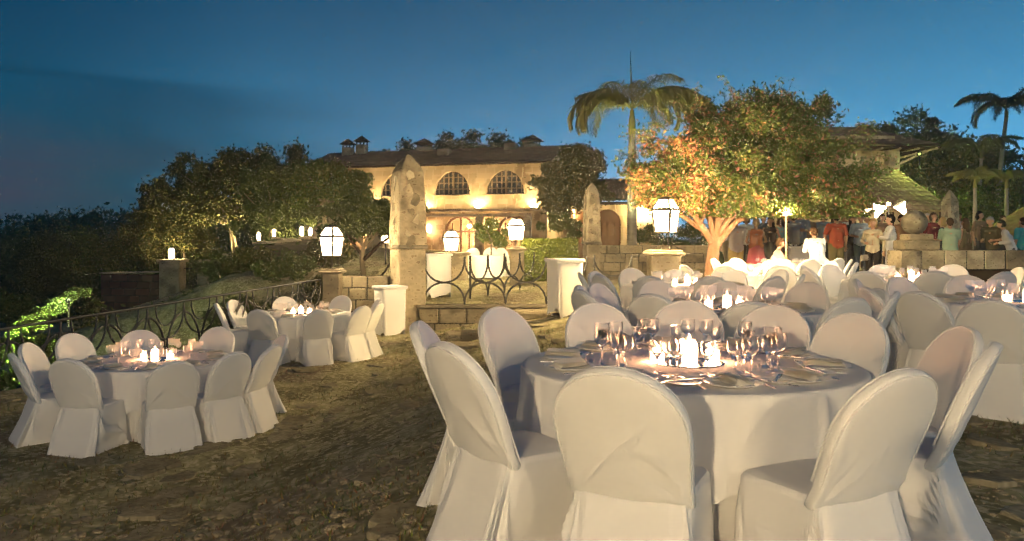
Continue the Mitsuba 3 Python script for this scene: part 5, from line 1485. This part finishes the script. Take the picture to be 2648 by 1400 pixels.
def ux(u, d):
    return (u - 1288) / 2022 * d


P = person
# facing: 0 = away from us, 180 = towards us, 90 = to the left
P('woman in a dark green dress with raised arms, just right of the tree trunk', ux(1800, 21.5), 21.5, 10, (.30, .20, .14), (.03, .04, .022), 'gown', 'brown', 'updo', 'raise', 'none', 1.70, fem=True)
P('man in a tan shirt and khaki trousers half hidden behind the man in pale mauve', ux(1829, 23.4), 23.4, 200, (.36, .28, .17), (.34, .26, .13), 'trousers', 'brown', 'short', 'bent', 'long', 1.76)
P('man in a pale mauve shirt and khaki trousers with his back to us', ux(1852, 21.8), 21.8, 8, (.40, .36, .39), (.38, .28, .12), 'trousers', 'brown', 'short', 'front', 'long', 1.78)
P('woman in an orange top and long pink skirt, hair pinned up', ux(1902, 21.6), 21.6, 0, (.50, .16, .06), (.50, .10, .12), 'gown', 'blond', 'updo', 'bent', 'none', 1.70, fem=True)
P('woman with long black hair in a dark dress beside the pink skirt', ux(1938, 22.6), 22.6, 150, (.03, .02, .02), (.03, .02, .02), 'skirt', 'black', 'long', 'down', 'none', 1.66, fem=True)
P('woman in a turquoise top with brown hair', ux(1962, 22.8), 22.8, 20, (.20, .34, .30), (.16, .10, .08), 'skirt', 'brown', 'bob', 'bent', 'none', 1.64, fem=True)
P('dark haired man in a grey shirt behind the grey cocktail table', ux(2012, 24.0), 24.0, 170, (.22, .23, .27), (.04, .04, .05), 'trousers', 'black', 'short', 'front', 'short', 1.80)
P('man in a white shirt facing the man in the red shirt', ux(2137, 24.6), 24.6, 200, (.55, .52, .52), (.10, .10, .13), 'trousers', 'brown', 'short', 'bent', 'short', 1.72)
P('man in a red shirt and olive shorts with his back to us', ux(2104, 22.2), 22.2, 4, (.36, .075, .045), (.135, .115, .055), 'shorts', 'black', 'short', ('hip', 'down'), 'short', 1.80)
P('dark haired woman in a black top right of the red shirt', ux(2146, 23.5), 23.5, 190, (.03, .03, .035), (.05, .05, .07), 'trousers', 'black', 'long', 'down', 'short', 1.66, fem=True)
P('man in a pale blue shirt and jeans behind the woman in a patterned blouse', ux(2166, 23.2), 23.2, 160, (.36, .42, .48), (.06, .08, .12), 'trousers', 'black', 'short', 'bent', 'short', 1.72)
pw_ = P('fair haired woman in a speckled blouse and black trousers holding a bag', ux(2196, 21.6), 21.6, 150, (.42, .36, .27), (.02, .017, .017), 'trousers', 'blond', 'bob', ('down', 'bent'), 'long', 1.68, fem=True)
single('hand_bag', bevel_box(.24, .10, .16, .03), mat('bag_leather', dif(.30, .26, .22)), 'small pale bag held by the fair haired woman', 'bag', M=at(ux(2172, 21.5), 21.45, zg(ux(2172, 21.5), 21.5) + .62, 20))
P('man dressed all in white with dark hair, left of the stone ball', ux(2240, 21.4), 21.4, 75, (.60, .58, .55), (.58, .56, .53), 'trousers', 'black', 'short', 'front', 'long', 1.80)
P('dark haired guest seen between the man in white and the stone ball', ux(2268, 23.5), 23.5, 190, (.22, .12, .07), (.05, .04, .04), 'trousers', 'black', 'short', 'down', 'short', 1.66, skin='brown_skin')
P('guest in a dark red top just right of the stone ball', ux(2349, 23.4), 23.4, 180, (.14, .03, .03), (.05, .03, .03), 'trousers', 'brown', 'bob', 'down', 'short', 1.74, fem=True)
P('woman in a navy top with light brown hair behind the long wall', ux(2370, 22.4), 22.4, 60, (.02, .03, .06), (.05, .05, .06), 'trousers', 'blond', 'bob', 'bent', 'none', 1.66, fem=True)
P('man in a pale green shirt with his back to us behind the long wall', ux(2390, 21.6), 21.6, -15, (.24, .32, .24), (.10, .09, .07), 'trousers', 'brown', 'short', 'front', 'short', 1.70)
P('woman with long light brown hair in an olive dress right of the far obelisk', ux(2428, 22.4), 22.4, 30, (.16, .12, .07), (.14, .10, .06), 'skirt', 'brown', 'long', 'down', 'none', 1.64, fem=True)
P('grey haired man in a dark patterned shirt leaning over at the right', ux(2500, 22.0), 22.0, 120, (.07, .06, .035), (.05, .05, .05), 'trousers', 'grey', 'short', 'bent', 'short', 1.72, lean=.25)
P('man in a white shirt bending forward near the right edge', ux(2546, 21.4), 21.4, 60, (.62, .60, .57), (.10, .09, .09), 'trousers', 'black', 'short', 'bent', 'long', 1.70, lean=.35)
P('guest in a bright teal shirt cut by the right edge', ux(2573, 21.8), 21.8, 20, (.05, .30, .34), (.06, .06, .08), 'trousers', 'brown', 'short', 'down', 'short', 1.70)
P('man in an orange shirt behind the guests, right of the grey cocktail table', ux(2030, 25.0), 25.0, 180, (.28, .17, .10), (.08, .07, .07), 'trousers', 'brown', 'short', 'down', 'short', 1.74)
P('dark haired guest in black behind the turquoise top', ux(1985, 25.0), 25.0, 180, (.04, .04, .045), (.04, .04, .05), 'trousers', 'black', 'short', 'down', 'short', 1.76)
for i, (u_, d, hd, top, hair, words) in enumerate([
        (1878, 24.6, 160, (.50, .48, .46), 'brown', 'guest in a cream shirt between the pale mauve shirt and the orange top'),
        (1921, 25.2, 200, (.10, .09, .10), 'black', 'guest in charcoal behind the orange top'),
        (1996, 23.4, 30, (.30, .27, .24), 'brown', 'guest in a taupe shirt left of the grey cocktail table'),
        (2072, 25.2, 170, (.24, .28, .34), 'black', 'guest in a slate blue shirt left of the red shirt'),
        (2122, 25.6, 190, (.20, .09, .07), 'brown', 'guest in a maroon shirt behind the red shirt'),
        (2181, 25.0, 160, (.62, .60, .58), 'black', 'guest in white behind the speckled blouse'),
        (2219, 24.4, 185, (.32, .20, .12), 'brown', 'guest in a rust coloured top between the speckled blouse and the man in white'),
        (2333, 25.0, 180, (.26, .24, .20), 'grey', 'grey haired guest in a stone coloured shirt right behind the stone ball'),
        (2412, 25.6, 175, (.34, .30, .30), 'brown', 'guest in a pale grey top behind the olive dress'),
        (2465, 24.8, 200, (.20, .12, .08), 'black', 'guest in brown between the olive dress and the grey haired man'),
        (2524, 25.2, 190, (.12, .16, .20), 'brown', 'guest in dusty blue behind the bending white shirt')]):
    P(words, ux(u_, d), d, hd, top, (.07, .06, .06), 'trousers', hair, 'short' if i % 3 else 'bob', ('down', 'bent', 'front')[i % 3], 'short' if i % 2 else 'long', 1.66 + .03 * (i % 5), skin='skin' if i % 4 else 'brown_skin', fem=i % 3 == 0)
# at the bright table
P('man in a pale pink shirt seated at the brightly lit far table', ux(1944, 19.3), 19.3, 250, (.66, .50, .47), (.08, .07, .07), 'trousers', 'brown', 'short', 'reach', 'short', 1.76, sit=True, lean=.25, z=.12)
P('waiter in a dazzling white shirt bending over the brightly lit far table', ux(2058, 18.9), 18.9, 8, (.78, .77, .75), (.06, .05, .03), 'trousers', 'brown', 'short', 'front', 'long', 1.66, lean=.30)

# ------------------------------------------------------------------ haze added to imitate lens bloom: halos round the lamps, lifted darks, far things fade
HAZE = 0.0011
scene['air'] = {'type': 'homogeneous', 'albedo': rgb(.95, .95, .95), 'sigma_t': HAZE, 'phase': {'type': 'hg', 'g': .75}}
scene['haze'] = {'type': 'cube', 'to_world': T4().translate([0, 680, -.5]).scale([410, 735, 14.5]), 'bsdf': {'type': 'null'}, 'interior': {'type': 'ref', 'id': 'air'}}
labels['haze'] = {'label': 'thin haze added for bloom halos round the lamps', 'kind': 'stuff'}
scene['camera']['medium'] = {'type': 'ref', 'id': 'air'}
